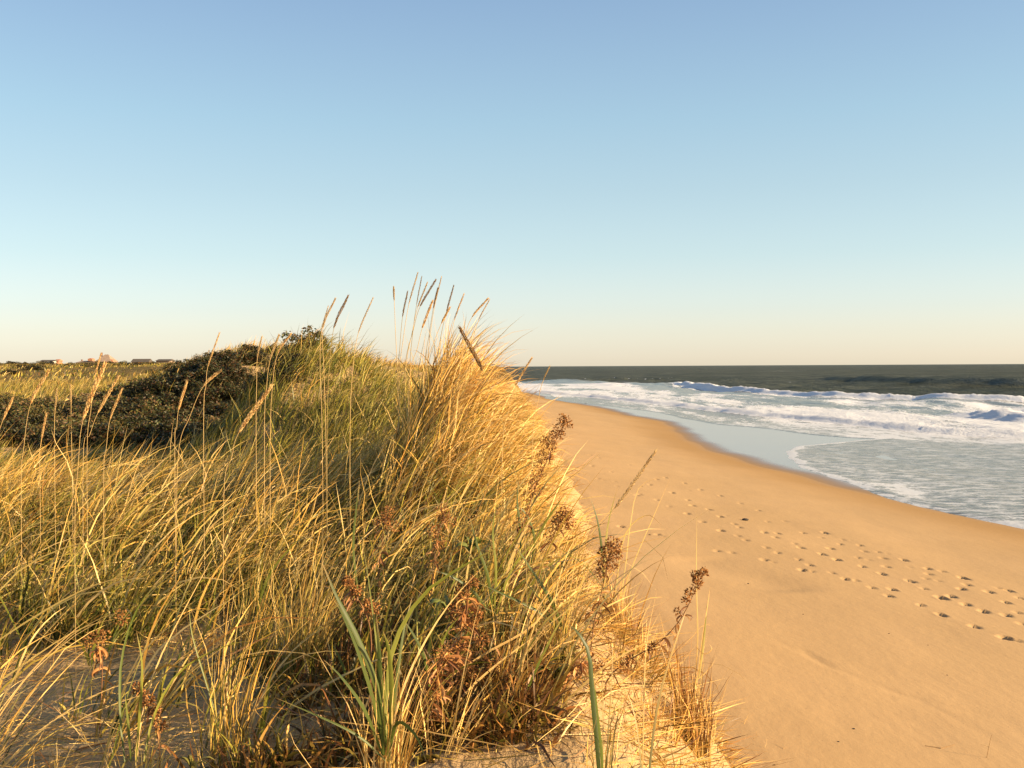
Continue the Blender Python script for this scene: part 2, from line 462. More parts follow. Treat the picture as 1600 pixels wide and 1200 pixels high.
ax = np.concatenate([np.arange(-2.5, 1.2, .25), np.arange(1.2, 12.4, .042), np.arange(12.4, 30, .35), np.arange(30, 60, 3.0)])
ay = np.concatenate([np.arange(-6, 6, .5), seq(6, 50, lambda v: max(.05, v * .0045)), seq(50.3, 320, lambda v: v * .012), seq(325, 6000, lambda v: v * .12)])
X, Y = np.meshgrid(ax, ay)
shift = np.minimum(0, xs_(Y) - 9) * sstep(60, 110, Y)
X = X + shift
Z = beach_z(X, Y)
for px, py, s in prints:
    h = beach_hit(px, py)
    ang = -.17 + random.uniform(-.3, .3)
    ca, sa = math.cos(ang), math.sin(ang)
    m = (abs(Y - h.y) < .9) & (abs(X - h.x) < .9)
    dx = X[m] - h.x; dy = Y[m] - h.y
    a = dx * ca + dy * sa; b = -dx * sa + dy * ca          # a across, b along
    grow = 1 + max(0, h.y - 22) * .014                      # the far ones are older and wider
    s *= random.uniform(.7, 1.15); ha, hb = (.032 + .020 * s) * grow, (.055 + .055 * s) * grow
    r = (np.abs(a / ha) ** 2.6 + np.abs((b + .02) / hb) ** 2.6) ** (1 / 2.6)
    depth = (.010 + .030 * s) * grow
    dz = -depth * sstep(1.12, .7, r) * (1 + .35 * np.sin(b * 26 + random.random() * 6)) + .14 * depth * np.exp(-((r - 1.32) / .22) ** 2)
    dz *= (1 + .5 * fbm(dx * 9 + h.x * 7, dy * 9, 2))
    Z[m] += dz
# faint drag lines in the smooth sand
for (pa, pb, am) in (((1245, 1010), (1320, 1045), .009), ((1330, 1060), (1600, 1130), .004), ((1210, 995), (1600, 1180), .003), ((1080, 870), (1240, 925), -.03)):
    A = beach_hit(*pa); B = beach_hit(*pb)
    d = Vector((B.x - A.x, B.y - A.y)); ln = d.length; d /= ln
    u = (X - A.x) * d.x + (Y - A.y) * d.y; v = -(X - A.x) * d.y + (Y - A.y) * d.x + .1 * np.sin(u * 2)
    wd = .05 if am > 0 else .5
    Z += -abs(am) * np.exp(-(v / wd) ** 2) * sstep(-.1, .3, u) * sstep(ln + .1, ln - .3, u)
dS = X - xs_(Y) + .25 * fbm(X * .2, Y * .6, 2)
wet = sstep(-.8, 1.4, dS) ** 1.2
damp = sstep(-5.0, -.3, dS + 1.2 * fbm(X * .3, Y * .1, 2)) ** 1.6
beach = grid_mesh('beach', X, Y, Z, M_beach, attrs={'wet': wet, 'damp': damp})
tag(beach, 'smooth golden sand beach with lines of footprints', kind='structure')

# ------------------------------------------------------------------ sea
def sdist(X, Y, pts):
    """signed distance to a polyline, positive on its seaward (right-hand) side; and the parameter along it"""
    best = np.full(X.shape, 1e9); sg = np.zeros(X.shape); par = np.zeros(X.shape)
    for i in range(len(pts) - 1):
        (ax_, ay_), (bx_, by_) = pts[i], pts[i + 1]
        dx, dy = bx_ - ax_, by_ - ay_
        l2 = dx * dx + dy * dy
        t = ((X - ax_) * dx + (Y - ay_) * dy) / l2
        tt = np.clip(t, 0, 1)
        ex = X - ax_ - tt * dx; ey = Y - ay_ - tt * dy
        d = np.hypot(ex, ey)
        s = np.sign((X - ax_) * dy - (Y - ay_) * dx)
        m = d < best
        best = np.where(m, d, best); sg = np.where(m, s, sg); par = np.where(m, i + t, par)
    return best * sg, par

t_ = np.concatenate([np.arange(-1.5, 62, .30), seq(62.4, 200, lambda v: .012 * v), seq(205, 30000, lambda v: .10 * v)])
y_ = np.concatenate([np.arange(-8, 16, 1.0), seq(16.2, 330, lambda v: max(.16, v * .0062)), seq(334, 30000, lambda v: .03 * v)])
T, Y = np.meshgrid(t_, y_)
X = T + xs_(Y)
SW = [(20, -8), (17.0, 0), (14.8, 10), (13.2, 18), (12.15, 24.3), (11.15, 29), (11.4, 33.5), (11.45, 39), (12.1, 43.5), (12.9, 47), (14.2, 50), (16.9, 52.6), (20.5, 56), (24.3, 59), (30, 62)]
BORE = [(50, 20), (36, 44), (28.7, 56.3), (24.8, 60), (23.9, 65.1), (22.5, 70.6), (20.1, 79), (17.6, 92), (14.7, 109), (10.9, 125), (4.9, 147), (-5, 180), (-16, 220)]
B2 = [(60, 30), (36, 58), (32.4, 66), (32.6, 74), (34, 84), (37, 94)]
B3 = [(90, 62), (66, 88), (53, 104), (45, 115), (39, 123), (35.0, 138), (31.5, 153), (31, 175), (33, 200), (35.5, 228), (37, 246)]
B4 = [(140, 110), (104, 140), (83, 163), (76, 180), (73, 200), (74, 230), (76, 262), (80, 300)]
B5 = [(1, 236), (9, 246), (17, 256), (28, 266), (42, 276), (52, 292)]
ds, _ = sdist(X, Y, SW)
# wobbling swash and bore fronts
ds = ds + .5 * fbm(X * .35, Y * .35, 3) + .18 * fbm(X * 1.6, Y * 1.6, 2)
d1, _ = sdist(X, Y, BORE)
d1 = d1 + 1.0 * fbm(X * .22 + 7, Y * .12, 3)
d2, q2 = sdist(X, Y, B2); d2 = d2 + .9 * fbm(X * .3, Y * .25 + 5, 3)
d3, q3 = sdist(X, Y, B3); d3 = d3 + 1.3 * fbm(X * .2, Y * .1 + 5, 3)
d4, q4 = sdist(X, Y, B4); d4 = d4 + 2.0 * fbm(X * .05, Y * .04, 2)
d5, q5 = sdist(X, Y, B5); d5 = d5 + 1.0 * fbm(X * .2, Y * .1, 2)

spac_t = np.gradient(T, axis=1); spac_y = np.gradient(Y, axis=0)
Zw = np.zeros_like(X)
off = sstep(8, 50, X - xs_(Y))
r2 = np.random.default_rng(5)
for k in range(26):
    lam = 2.2 * 1.115 ** k
    ang = math.pi + r2.normal(0, .5)
    kx, ky = math.cos(ang), math.sin(ang)
    att = np.clip(1.6 - 1.0 * np.maximum(spac_t * abs(kx), spac_y * abs(ky)) / (lam / 4.2), 0, 1)
    ph = (X * kx + Y * ky) * 2 * math.pi / lam + r2.random() * 6.28 + 1.4 * fbm(X / lam * .35, Y / lam * .35, 2)
    s = np.sin(ph)
    Zw += .0105 * lam ** .62 * (s + .25 * np.sin(2 * ph + .6)) * att
Zw *= (.10 + .95 * off)
def roller(d, h, face, back):
    up = sstep(0, face, d)
    return h * up * np.exp(-np.clip(d - face, 0, None) / back)
ampl = lambda q, a, b, c, e: sstep(a, b, q) * sstep(e, c, q)
bumpy = 1 + .9 * fbm(X * .9, Y * .5, 3)
b1h = .24 * (1 + .7 * fbm(X * .1, Y * .08, 2))
b2h = .60 * ampl(q2, -1, .2, 2.6, 4.2) * (1 + .5 * fbm(X * .3, Y * .12 + 8, 2))
b3h = (.55 + .40 * np.exp(-((Y - 165) / 26) ** 2) + .15 * np.exp(-((Y - 205) / 20) ** 2)) * (1 + .55 * fbm(X * .1, Y * .045, 3)) * ampl(q3, -1, .5, 8.6, 9.8)
b4h = 1.55 * ampl(q4, -1, 1, 4.6, 6.6) * (1 + .4 * fbm(X * .05, Y * .03, 2))
b5h = .75 * ampl(q5, -.6, .6, 4.2, 4.9)
Z1 = roller(d1, 1, 1.5, 9.0) * b1h
Z2 = roller(d2, 1, 2.6, 3.5) * b2h
Z3 = roller(d3, 1, 1.9, 3.0) * b3h
Z4 = b4h * np.exp(-np.where(d4 > 5, (d4 - 5) / 7, (d4 - 5) / 3.6) ** 2)
Z5 = roller(d5, 1, 1.6, 4.0) * b5h
lump = np.clip(sstep(-.1, .5, d1) * sstep(30, 3, d1) * .5 + Z2 * 1.2 + Z3 * 1.2 + Z5, 0, 1.2)
Zw = Zw + Z1 + Z2 + Z3 + Z4 + Z5 + lump * (.40 * fbm(X * .9, Y * .6, 4) + .30 * fbm(X * 3, Y * 2, 3))
sheet = np.clip(ds * .12, -.35, .035)
bzz = -.012 * np.clip(X - xs_(Y), 0, 60)
inside_swash = sstep(-.3, .3, d1)
near = sstep(66, 58, Y)
base = bzz * (1 - inside_swash) * 1.0
dse = d1 + 7.0 + 9 * fbm(X * .09 + 2, Y * .035, 3) - 6 * sstep(110, 150, Y)
sheet2 = np.clip(dse * .12, -.35, .02) * sstep(50, 56, Y) + -.35 * (1 - sstep(50, 56, Y))
hidden = np.where(Y > 60, np.maximum(np.clip(d1 * .12, -.35, 0), sheet2), np.maximum(np.maximum(sheet, sheet2), np.clip(d1 * .12, -.35, .035)))
Zs = bzz * (1 - sstep(0, 6, d1)) + hidden + np.where(hidden < 0, 0, 1) * (Zw * np.clip(np.maximum(ds * .8, d1 * 2), 0, 1)) + .02 * sstep(0, .4, d1)
Zs = Zs + .012 * fbm(X * 1.3, Y * .8, 3) * near
# foam cover
foam = np.zeros_like(X)
sw_in = sstep(0, .35, ds) * (Y < 66)
patch = fbm(X * .22, Y * .06 + 3, 4)
foam = np.maximum(foam, sw_in * (.30 + .35 * patch + .20 * sstep(9, 0, np.abs(d1))))
edge_w = .05 + .16 * np.clip(fbm(X * .5, Y * .5 + 20, 2) + .35, 0, 1)
foam = np.maximum(foam, np.exp(-((ds - .16) / (edge_w + .12)) ** 2) * (.78 + 1.1 * fbm(X * .9, Y * .7, 3) + .25 * sstep(32, 38, Y)) * (Y < 60))
foam = np.maximum(foam, np.exp(-((ds - 1.2) / .8) ** 2) * (.52 + 1.3 * fbm(X * 1.1 + 3, Y * .9, 3)) * (Y < 34))
inner = sstep(0, .3, d1) * sstep(1.0, -1.5, d3 * np.where(q3 > 8.9, 0, 1) + np.where(q3 > 8.9, d1 - 22, 0))
foam = np.maximum(foam, sstep(0, .4, dse) * (Y > 52) * (d1 < .5) * (.42 + 1.0 * fbm(X * .35, Y * .08 + 9, 4)))
foam = np.maximum(foam, np.exp(-((ds - .25) / .3) ** 2) * sstep(45, 48, Y) * sstep(62, 58, Y) * .95)
foam = np.maximum(foam, inner * (.70 + 1.25 * patch - .62 * np.exp(-((d3 + 4.5) / 3.0) ** 2) * (q3 < 8.9) * sstep(96, 120, Y) - .20 * sstep(3, 10, d1) * (.6 + 1.3 * fbm(X * .1, Y * .05, 3))))
foam = np.maximum(foam, np.exp(-((d1 - 1.0) / 1.5) ** 2) * (d1 > 0) * 1.0)
for d, h, bk in ((d2, b2h, 8), (d3, b3h * 1.5, 5.0), (d5, b5h, 1.8)):
    foam = np.maximum(foam, np.clip(h * 2.2, 0, 1.1) * sstep(-.3, .4, d) * sstep(bk, bk * .35, d))
foam = np.maximum(foam, .72 * np.exp(-((d4 - 5.5) / 1.5) ** 2) * sstep(.02, .2, fbm(X * .1, Y * .07 + 4, 2)))
white = fbm(X * .12 + 31, Y * .05, 4)
foam = np.maximum(foam, sstep(.20, .30, white) * .42 * sstep(6, 20, d3))
far_fade = sstep(320, 240, Y)
foam = np.where((Y > 300) & (X - xs_(Y) < 40), np.maximum(foam, .6 * sstep(40, 5, X - xs_(Y))), foam)
deep = sstep(-3, 9, d3) * np.ones_like(X)
deep = np.maximum(deep * 1.0, sstep(25, 60, X - xs_(Y)) * (Y > 240))
deep = np.where(Y > 250, np.maximum(deep, sstep(14, 30, X - xs_(Y))), deep)
swash = sstep(.5, -.8, d1) * (Y < 70)
sea = grid_mesh('sea', X, Y, Zs, M_sea, attrs={'foam': np.clip(foam, 0, 1.2), 'deep': deep, 'swash': swash})
tag(sea, 'green grey sea with breaking waves and white foam', kind='structure')

# ------------------------------------------------------------------ dunes and inland field
ax = np.concatenate([-seq(9, 1500, lambda v: v * .05)[::-1], np.arange(-8.9, 3.3, .07)])
ay = np.concatenate([np.arange(-5, 3, .4), seq(3, 30, lambda v: max(.05, v * .009)), seq(30.4, 1300, lambda v: v * .022)])
X, Y = np.meshgrid(ax, ay)
X = X + np.minimum(0, xd_(Y) - 1.5) * (X > -8.95) + np.minimum(0, xd_(Y) - 1.5) * (X <= -8.95)
Z = ground_z(X, Y)
near = sstep(22, 10, Y)
Z = Z + near * (.075 * fbm(X * 3.2, Y * 2.6, 3) + .030 * fbm(X * 8, Y * 8, 3) + .012 * fbm(X * 16, Y * 16, 2))
dune = None
cut = int(np.searchsorted(ay, 60))
dune = grid_mesh('dune', X[:cut + 1], Y[:cut + 1], Z[:cut + 1], M_dune)
tag(dune, 'bare shaded and sunlit dune sand under the grass', kind='structure')

m, t, n, out = new_mat('field_cover')
p = pos(t)
f1 = noise(t, scalev(t, p, (1, .5, 1)), .045, 6, .6)
c = rampn(t, f1, [(.32, (.04, .038, .012)), (.47, (.10, .085, .025)), (.57, (.26, .16, .045)), (.68, (.08, .075, .02))])
c = mixc(t, noise(t, p, .8, 4), c, (.20, .13, .05))
b = n.new('ShaderNodeBsdfPrincipled'); L(t, c, b.inputs['Base Color']); b.inputs['Roughness'].default_value = .95
b.inputs['Specular IOR Level'].default_value = .05
L(t, bump(t, noise(t, p, .9, 5, .7), .5), b.inputs['Normal']); L(t, b.outputs[0], out.inputs[0])
field = grid_mesh('field', X[cut:], Y[cut:], Z[cut:], m)
tag(field, 'rolling field of dry grass and low scrub inland of the dunes', kind='structure')

# ------------------------------------------------------------------ grass
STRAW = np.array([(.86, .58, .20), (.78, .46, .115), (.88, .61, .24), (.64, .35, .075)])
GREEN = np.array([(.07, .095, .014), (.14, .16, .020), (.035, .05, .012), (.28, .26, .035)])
BROWN = np.array([(.20, .08, .022), (.34, .15, .04), (.11, .045, .015)])

def blades(name, bx, by, length, width, lean, azim, curl, gold, K, label, cat='grass', group=None, kind='stuff', mat=None, z=None,
           parent=None, gtip=.75, seed=1, brown=.05, droop=.5):
    """one mesh of grass blades; every blade is a tapering strip that leans and bends over"""
    R = np.random.default_rng(seed)
    N = len(bx)
    bz = ground_z(bx, by) - .02 if z is None else z
    s = np.linspace(0, 1, K + 1)
    th = lean[:, None] + curl[:, None] * s[None, :] ** 1.5
    dirx = np.cos(azim)[:, None]; diry = np.sin(azim)[:, None]
    stp = length[:, None] / K
    thm = .5 * (th[:, 1:] + th[:, :-1])
    h = np.concatenate([np.zeros((N, 1)), np.cumsum(np.sin(thm) * stp, 1)], 1)
    v = np.concatenate([np.zeros((N, 1)), np.cumsum(np.cos(thm) * stp, 1)], 1)
    # sideways drift gives every blade its own kink
    kink = (R.normal(0, .035, (N, K + 1)) * length[:, None]); kink[:, 0] = 0
    side = (R.normal(0, .22, N) * length)[:, None] * s[None, :] ** 2 + np.cumsum(kink, 1) * .5
    cx = bx[:, None] + h * dirx - side * diry
    cy = by[:, None] + h * diry + side * dirx
    cz = bz[:, None] + v
    tw = R.uniform(0, math.pi, N)[:, None] + R.normal(0, .8, N)[:, None] * s[None, :]
    # width vector: turns about the blade's own axis
    px_, py_ = -diry, dirx
    nx_, ny_, nz_ = np.cos(th) * dirx, np.cos(th) * diry, -np.sin(th)
    wx = np.cos(tw) * px_ + np.sin(tw) * nx_; wy = np.cos(tw) * py_ + np.sin(tw) * ny_; wz = np.sin(tw) * nz_
    prof = np.clip(np.minimum(1, .55 + s * 1.5) * (1 - s ** 2.2), 0, 1)
    W = .5 * width[:, None] * prof[None, :]
    Lf = np.stack([cx - wx * W, cy - wy * W, cz - wz * W], -1)[:, :-1]
    Rt = np.stack([cx + wx * W, cy + wy * W, cz + wz * W], -1)[:, :-1]
    tip = np.stack([cx[:, -1], cy[:, -1], cz[:, -1]], -1)[:, None]
    V = np.concatenate([np.stack([Lf, Rt], 2).reshape(N, 2 * K, 3), tip], 1)     # 2K+1 verts each
    nv = 2 * K + 1
    base = (np.arange(N) * nv)[:, None, None]
    q = np.array([[2 * i, 2 * i + 1, 2 * i + 3, 2 * i + 2] for i in range(K - 1)])
    loops_q = (base + q[None]).reshape(N, -1)
    tri = base[:, 0] + np.array([[2 * K - 2, 2 * K - 1, 2 * K]])
    loops = np.concatenate([loops_q, tri], 1)
    per = 4 * (K - 1) + 3
    st = (np.arange(N) * per)[:, None] + np.array([4 * i for i in range(K)])[None]
    # colour: greener towards the base of half-green blades, straw towards the tip
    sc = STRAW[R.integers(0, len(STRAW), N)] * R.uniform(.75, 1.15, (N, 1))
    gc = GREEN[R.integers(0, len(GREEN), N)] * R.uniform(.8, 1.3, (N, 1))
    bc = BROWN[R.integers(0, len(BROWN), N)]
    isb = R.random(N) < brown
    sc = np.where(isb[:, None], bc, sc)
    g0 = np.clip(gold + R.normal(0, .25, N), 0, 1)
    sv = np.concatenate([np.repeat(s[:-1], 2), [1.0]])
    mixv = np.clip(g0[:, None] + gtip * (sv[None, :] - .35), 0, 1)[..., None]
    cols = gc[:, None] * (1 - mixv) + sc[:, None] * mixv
    o = mesh_np(name, V.reshape(-1, 3), loops.ravel(), st.ravel(), mat or M_grass, parent, cols=cols)
    if kind: o['kind'] = kind
    if parent is None: tag(o, label, cat, group)
    return o

def tufts(n, x0, x1, y0, y1, dens, per, spread, seed, cull=True):
    R = np.random.default_rng(seed)
    xs, ys = [], []
    tx = R.uniform(x0, x1, n * 8); ty = R.uniform(y0, y1, n * 8)
    if cull:
        m = (np.abs(tx) < .56 * ty + 1.0)
        tx, ty = tx[m], ty[m]
    k = R.random(len(tx)) < dens(tx, ty)
    tx, ty = tx[k][:n], ty[k][:n]
    cnt = R.integers(int(per * .5), int(per * 1.6), len(tx))
    idx = np.repeat(np.arange(len(tx)), cnt)
    ang = R.uniform(0, 6.283, len(idx)); rad = spread * np.sqrt(R.random(len(idx)))
    return tx[idx] + rad * np.cos(ang), ty[idx] + rad * np.sin(ang), idx, ang, rad / spread, tx, ty

def grass_zone(name, label, n, box, dens, per, spread, seed, L0, W0, gold, K, lean=.15, curl=1.1, wind=.0, windw=.8, brown=.05, gtip=.75):
    bx, by, idx, ang, rr, tx, ty = tufts(n, *box, dens, per, spread, seed)
    R = np.random.default_rng(seed + 100)
    N = len(bx)
    tl = R.uniform(.75, 1.25, len(tx))[idx]
    ln = L0(bx, by) * tl * R.uniform(.3, 1.2, N)
    # outward splay plus the onshore-offshore wind that bends everything to the right
    ox = np.cos(ang) * rr * .45 + np.cos(wind) * windw + R.normal(0, .42, N) * R.choice([.5, 1.6], N, p=[.7, .3])
    oy = np.sin(ang) * rr * .55 + np.sin(wind) * windw + R.normal(0, .42, N)
    az = np.arctan2(oy, ox)
    mg = np.clip(np.hypot(ox, oy), .2, 1.6)
    le = lean * mg * R.uniform(.3, 1.6, N)
    cu = curl * mg * R.uniform(.35, 1.5, N)
    g = gold(bx, by) + R.normal(0, .15, len(tx))[idx]
    return blades(name, bx, by, ln, W0 * R.uniform(.45, 1.5, N), le, az, cu, g, K, label, seed=seed, brown=brown, gtip=gtip)

def edge_clear(x, y):    # nothing grows on the beach itself
    return sstep(.0, -.5, x - (xd_(y) - .45))
def dens_near(x, y):
    d = .12 + 2.2 * np.clip(fbm(x * 1.3, y * 1.1, 3) + .16, 0, 1)
    d = d * sstep(6.5, 7.7, y + .5 * fbm(x, y, 2) + 1.9 * sstep(-1.4, -.8, x))
    d = np.maximum(d, .025 * (y > 4.3) * (x < .2))
    # sand blow-outs at the right edge
    d = d * (1 - .93 * sstep(-.15, .35, x) * sstep(8.6, 7.4, y))
    d = d * (1 - .6 * sstep(.0, .5, x) * sstep(10.5, 8.8, y))
    d = d * (1 - .75 * np.exp(-((x + .75) / .38) ** 2 - ((y - 7.9) / .7) ** 2))
    d = d * (1 - .9 * sstep(.0, .35, x - .0 * y) * sstep(8.0, 9.0, y))
    d = d * (1 - .78 * sstep(-.38, -.02, x) * sstep(7.2, 8.5, y))
    return d * edge_clear(x, y)
gold_near = lambda x, y: .38 + .50 * fbm(x * .7 + 3, y * .7, 2) + .25 * sstep(9, 12, y) * sstep(-2, -.5, x)
under_gold = lambda x, y: -.10 + .30 * fbm(x * .7 + 3, y * .7, 2)
grass_zone('dune_grass', 'short green grass growing low among the golden blades on the near dune', 1900, (-8.2, 1.0, 4.6, 13.2), dens_near, 12, .10, 22,
           lambda x, y: .52 + 0 * x, .0125, under_gold, 5, lean=.28, curl=1.0, windw=.5, gtip=.35, brown=.16)
grass_zone('dune_grass', 'golden beach grass bent by the wind across the near dune', 1950, (-8.2, 1.2, 4.2, 13.2), dens_near, 8, .10, 21,
           lambda x, y: .92 + .06 * sstep(-1.6, -.6, x) * sstep(9, 10.5, y), .0125, gold_near, 7, lean=.34, curl=1.15, windw=1.0, gtip=.95)
knob_d = lambda x, y: np.exp(-((x + .64) / .45) ** 2 - ((y - 10.9) / 1.7) ** 2) * edge_clear(x, y)
grass_zone('dune_grass', 'thick pale gold grass crowning the sandy knob in the middle', 230, (-1.6, .6, 8.8, 13.2), knob_d, 16, .08, 31,
           lambda x, y:   .88 + 0 * x, .0125, lambda x, y: .60 + 0 * x, 7, lean=.24, curl=1.05, windw=.9, gtip=.9)
def dens_mid(x, y):
    d = .3 + 1.2 * np.clip(fbm(x * .5 + 9, y * .5, 3) + .35, 0, 1)
    d *= 1 - .93 * sstep(20, 21.5, y) * sstep(-.255, -.275, x / y)
    d *= 1 - .85 * np.exp(-((x + 7.2) / 1.0) ** 2 - ((y - 21.5) / 1.4) ** 2)      # bare sand in the hollow
    d = d + .5 * np.exp(-((x + 2.2) / 1.4) ** 2 - ((y - 16) / 2.5) ** 2) + .8 * np.exp(-((x + 4.9) / 1.3) ** 2 - ((y - 18) / 2.5) ** 2)
    return d * edge_clear(x, y)
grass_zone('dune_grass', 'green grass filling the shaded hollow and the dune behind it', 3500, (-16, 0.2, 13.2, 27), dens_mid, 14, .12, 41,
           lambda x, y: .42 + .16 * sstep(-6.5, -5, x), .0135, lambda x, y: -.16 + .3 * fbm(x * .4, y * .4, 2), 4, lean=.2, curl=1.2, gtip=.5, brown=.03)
grass_zone('dune_grass', 'scattered long blades shining over the green dune', 420, (-8, 0.0, 15, 26), dens_mid, 6, .12, 42,
           lambda x, y: .75 + 0 * x, .0125, lambda x, y: .55 + .3 * fbm(x * .4, y * .4, 2), 5, lean=.35, curl=1.2, windw=1.0, brown=.03)
grass_zone('dune_grass', 'straw coloured grass along the seaward edge of the far dune', 650, (-2.5, 1.0, 13.0, 45), lambda x, y: sstep(-2.5, .2, x) * edge_clear(x, y), 17, .10, 51,
           lambda x, y: .62 + 0 * x, .009, lambda x, y: .55 + 0 * x, 4, lean=.25, curl=1.2)
grass_zone('dune_grass', 'dry orange grass on the rounded ridge below the sky', 3300, (-34, -2, 27, 62), lambda x, y: .2 + sstep(36, 42, y) * .8 + 0 * x, 12, .2, 61,
           lambda x, y: .50 + 0 * x, .022, lambda x, y: .05 + .6 * sstep(43, 47, y) * sstep(-22, -15, x), 3, lean=.2, curl=.9, brown=.2)
grass_zone('field_grass', 'tawny grass of the flat field in front of the houses', 5200, (-230, -14, 60, 400), lambda x, y: .25 + (fbm(x * .06, y * .03, 3) > -.02) * .75, 5, .5, 71,
           lambda x, y: .50 + 0 * x, .11, lambda x, y: .12 + .5 * fbm(x * .05, y * .03, 3), 2, lean=.25, curl=.8, brown=.3)

grass_zone('dune_grass', 'curled brown leaves and stems tangled low among the weeds at the bottom centre', 1900, (-1.6, .75, 4.2, 9.0),
           lambda x, y: np.clip(.2 + 1.5 * fbm(x * 1.6, y * 1.3, 3) + .3, 0, 1) * sstep(.32, -.05, x) * sstep(-1.5, -.9, x), 16, .12, 23,
           lambda x, y: .24 + 0 * x, .014, lambda x, y: .6 + 0 * x, 5, lean=.5, curl=2.2, windw=.2, brown=.93, gtip=.3)
# straw lying on the bare sand
def litter(name, label, n, box, dens, seed, L0=.28, W0=.0045, gold=.8, brown=.3):
    R = np.random.default_rng(seed)
    x = R.uniform(box[0], box[1], n * 5); y = R.uniform(box[2], box[3], n * 5)
    k = R.random(len(x)) < dens(x, y); x = x[k][:n]; y = y[k][:n]; N = len(x)
    z = ground_z(x, y) + .012 + R.random(N) * .03
    sl = np.arctan(0 * x)
    return blades(name, x, y, L0 * R.uniform(.3, 1.6, N), W0 * R.uniform(.5, 1.4, N), 1.35 + R.normal(0, .14, N), R.uniform(0, 6.28, N), R.normal(.1, .35, N),
                  np.full(N, gold), 5, label, cat='straw', z=z, seed=seed, brown=brown)
litter('straw_litter', 'dead grass stems strewn over the bare sand in front', 5200, (-4.4, 1.0, 3.6, 8.2), lambda x, y: .35 + np.clip(fbm(x * 1.5, y * 1.5, 3), 0, 1) * 2, 81)
def slump(x, y): return np.exp(-((x - .95 + .05 * (y - 6)) / .58) ** 2) * (.25 + 1.6 * np.clip(fbm(x * 2, y * 2, 2) + .25, 0, 1))
litter('straw_litter', 'matted straw on the sandy slope falling to the beach', 6500, (.1, 2.2, 3.8, 9.5), slump, 82, L0=.24, W0=.006)

# ------------------------------------------------------------------ hero tussocks
def ribbon(pts, width, mat, parent, name, c0, c1, facing=.5, fold=.35, n=12, prof=None):
    """one broad leaf with a folded midrib"""
    q = resample(pts, n)
    vs = []; cs = []
    eye = Vector((0, 0, ZC))
    for i, p in enumerate(q):
        s = i / (n - 1)
        t = (q[min(i + 1, n - 1)] - q[max(i - 1, 0)]).normalized()
        v = (p - eye).normalized()
        side = t.cross(v).normalized(); nor = t.cross(side)
        a = facing + .5 * s
        wv = side * math.cos(a) + nor * math.sin(a)
        up = t.cross(wv)
        wd = width * .5 * (prof(s) if prof else (min(1, .45 + 1.6 * s) * (1 - s ** 2.6) + .02))
        vs += [p - wv * wd, p + up * (wd * fold), p + wv * wd]
        k = s ** 1.4
        dry = max(0, (s - .78) / .22) ** 1.5 * .8
        col = [(c0[j] * (1 - k) + c1[j] * k) * (1 - dry) + (.42, .26, .10)[j] * dry for j in range(3)]
        cs += [col, [x * .8 for x in col], col]
    fs = []
    for i in range(n - 1):
        a = i * 3
        fs += [(a, a + 1, a + 4, a + 3), (a + 1, a + 2, a + 5, a + 4)]
    loops = [i for f in fs for i in f]
    return mesh_np(name, [tuple(v) for v in vs], loops, np.arange(len(fs)) * 4, mat, parent, cols=cs)

def tussock(label, bx, by, n, ln, seed, leaves=(), gold=.3, width=.006, spread=.07, lean=.16, curl=.8, windw=.5, brown=.1, group=None, wind=0.0, name='grass_tussock', cat='grass clump'):
    R = np.random.default_rng(seed)
    z0 = gz(bx, by)
    root = thing(name, (bx, by, z0), label, cat, group)
    ang = R.uniform(0, 6.283, n); rad = spread * np.sqrt(R.random(n))
    x = bx + rad * np.cos(ang); y = by + rad * np.sin(ang)
    ox = np.cos(ang) * rad / spread * .6 + math.cos(wind) * windw + R.normal(0, .25, n)
    oy = np.sin(ang) * rad / spread * .6 + math.sin(wind) * windw + R.normal(0, .25, n)
    mg = np.clip(np.hypot(ox, oy), .15, 1.6)
    blades('stems', x, y, ln * R.uniform(.4, 1.15, n), width * R.uniform(.6, 1.3, n), lean * mg * R.uniform(.3, 1.6, n), np.arctan2(oy, ox),
           curl * mg * R.uniform(.2, 1.5, n), np.full(n, gold), 8, None, parent=root, seed=seed, brown=brown)
    for pts, wpx, d, c0, c1, fc in leaves:
        q = [P(a, b_, dd) for (a, b_), dd in zip(pts, np.linspace(d[0], d[1], len(pts)))]
        ribbon(q, wpx * .55 / 1570 * d[0], M_grass, root, 'leaf', c0, c1, facing=fc)
    return root
G1 = (.09, .115, .018); G2 = (.05, .070, .016); G3 = (.20, .20, .03); Y1 = (.50, .40, .13); S1 = (.60, .40, .15); DG = (.035, .055, .018)
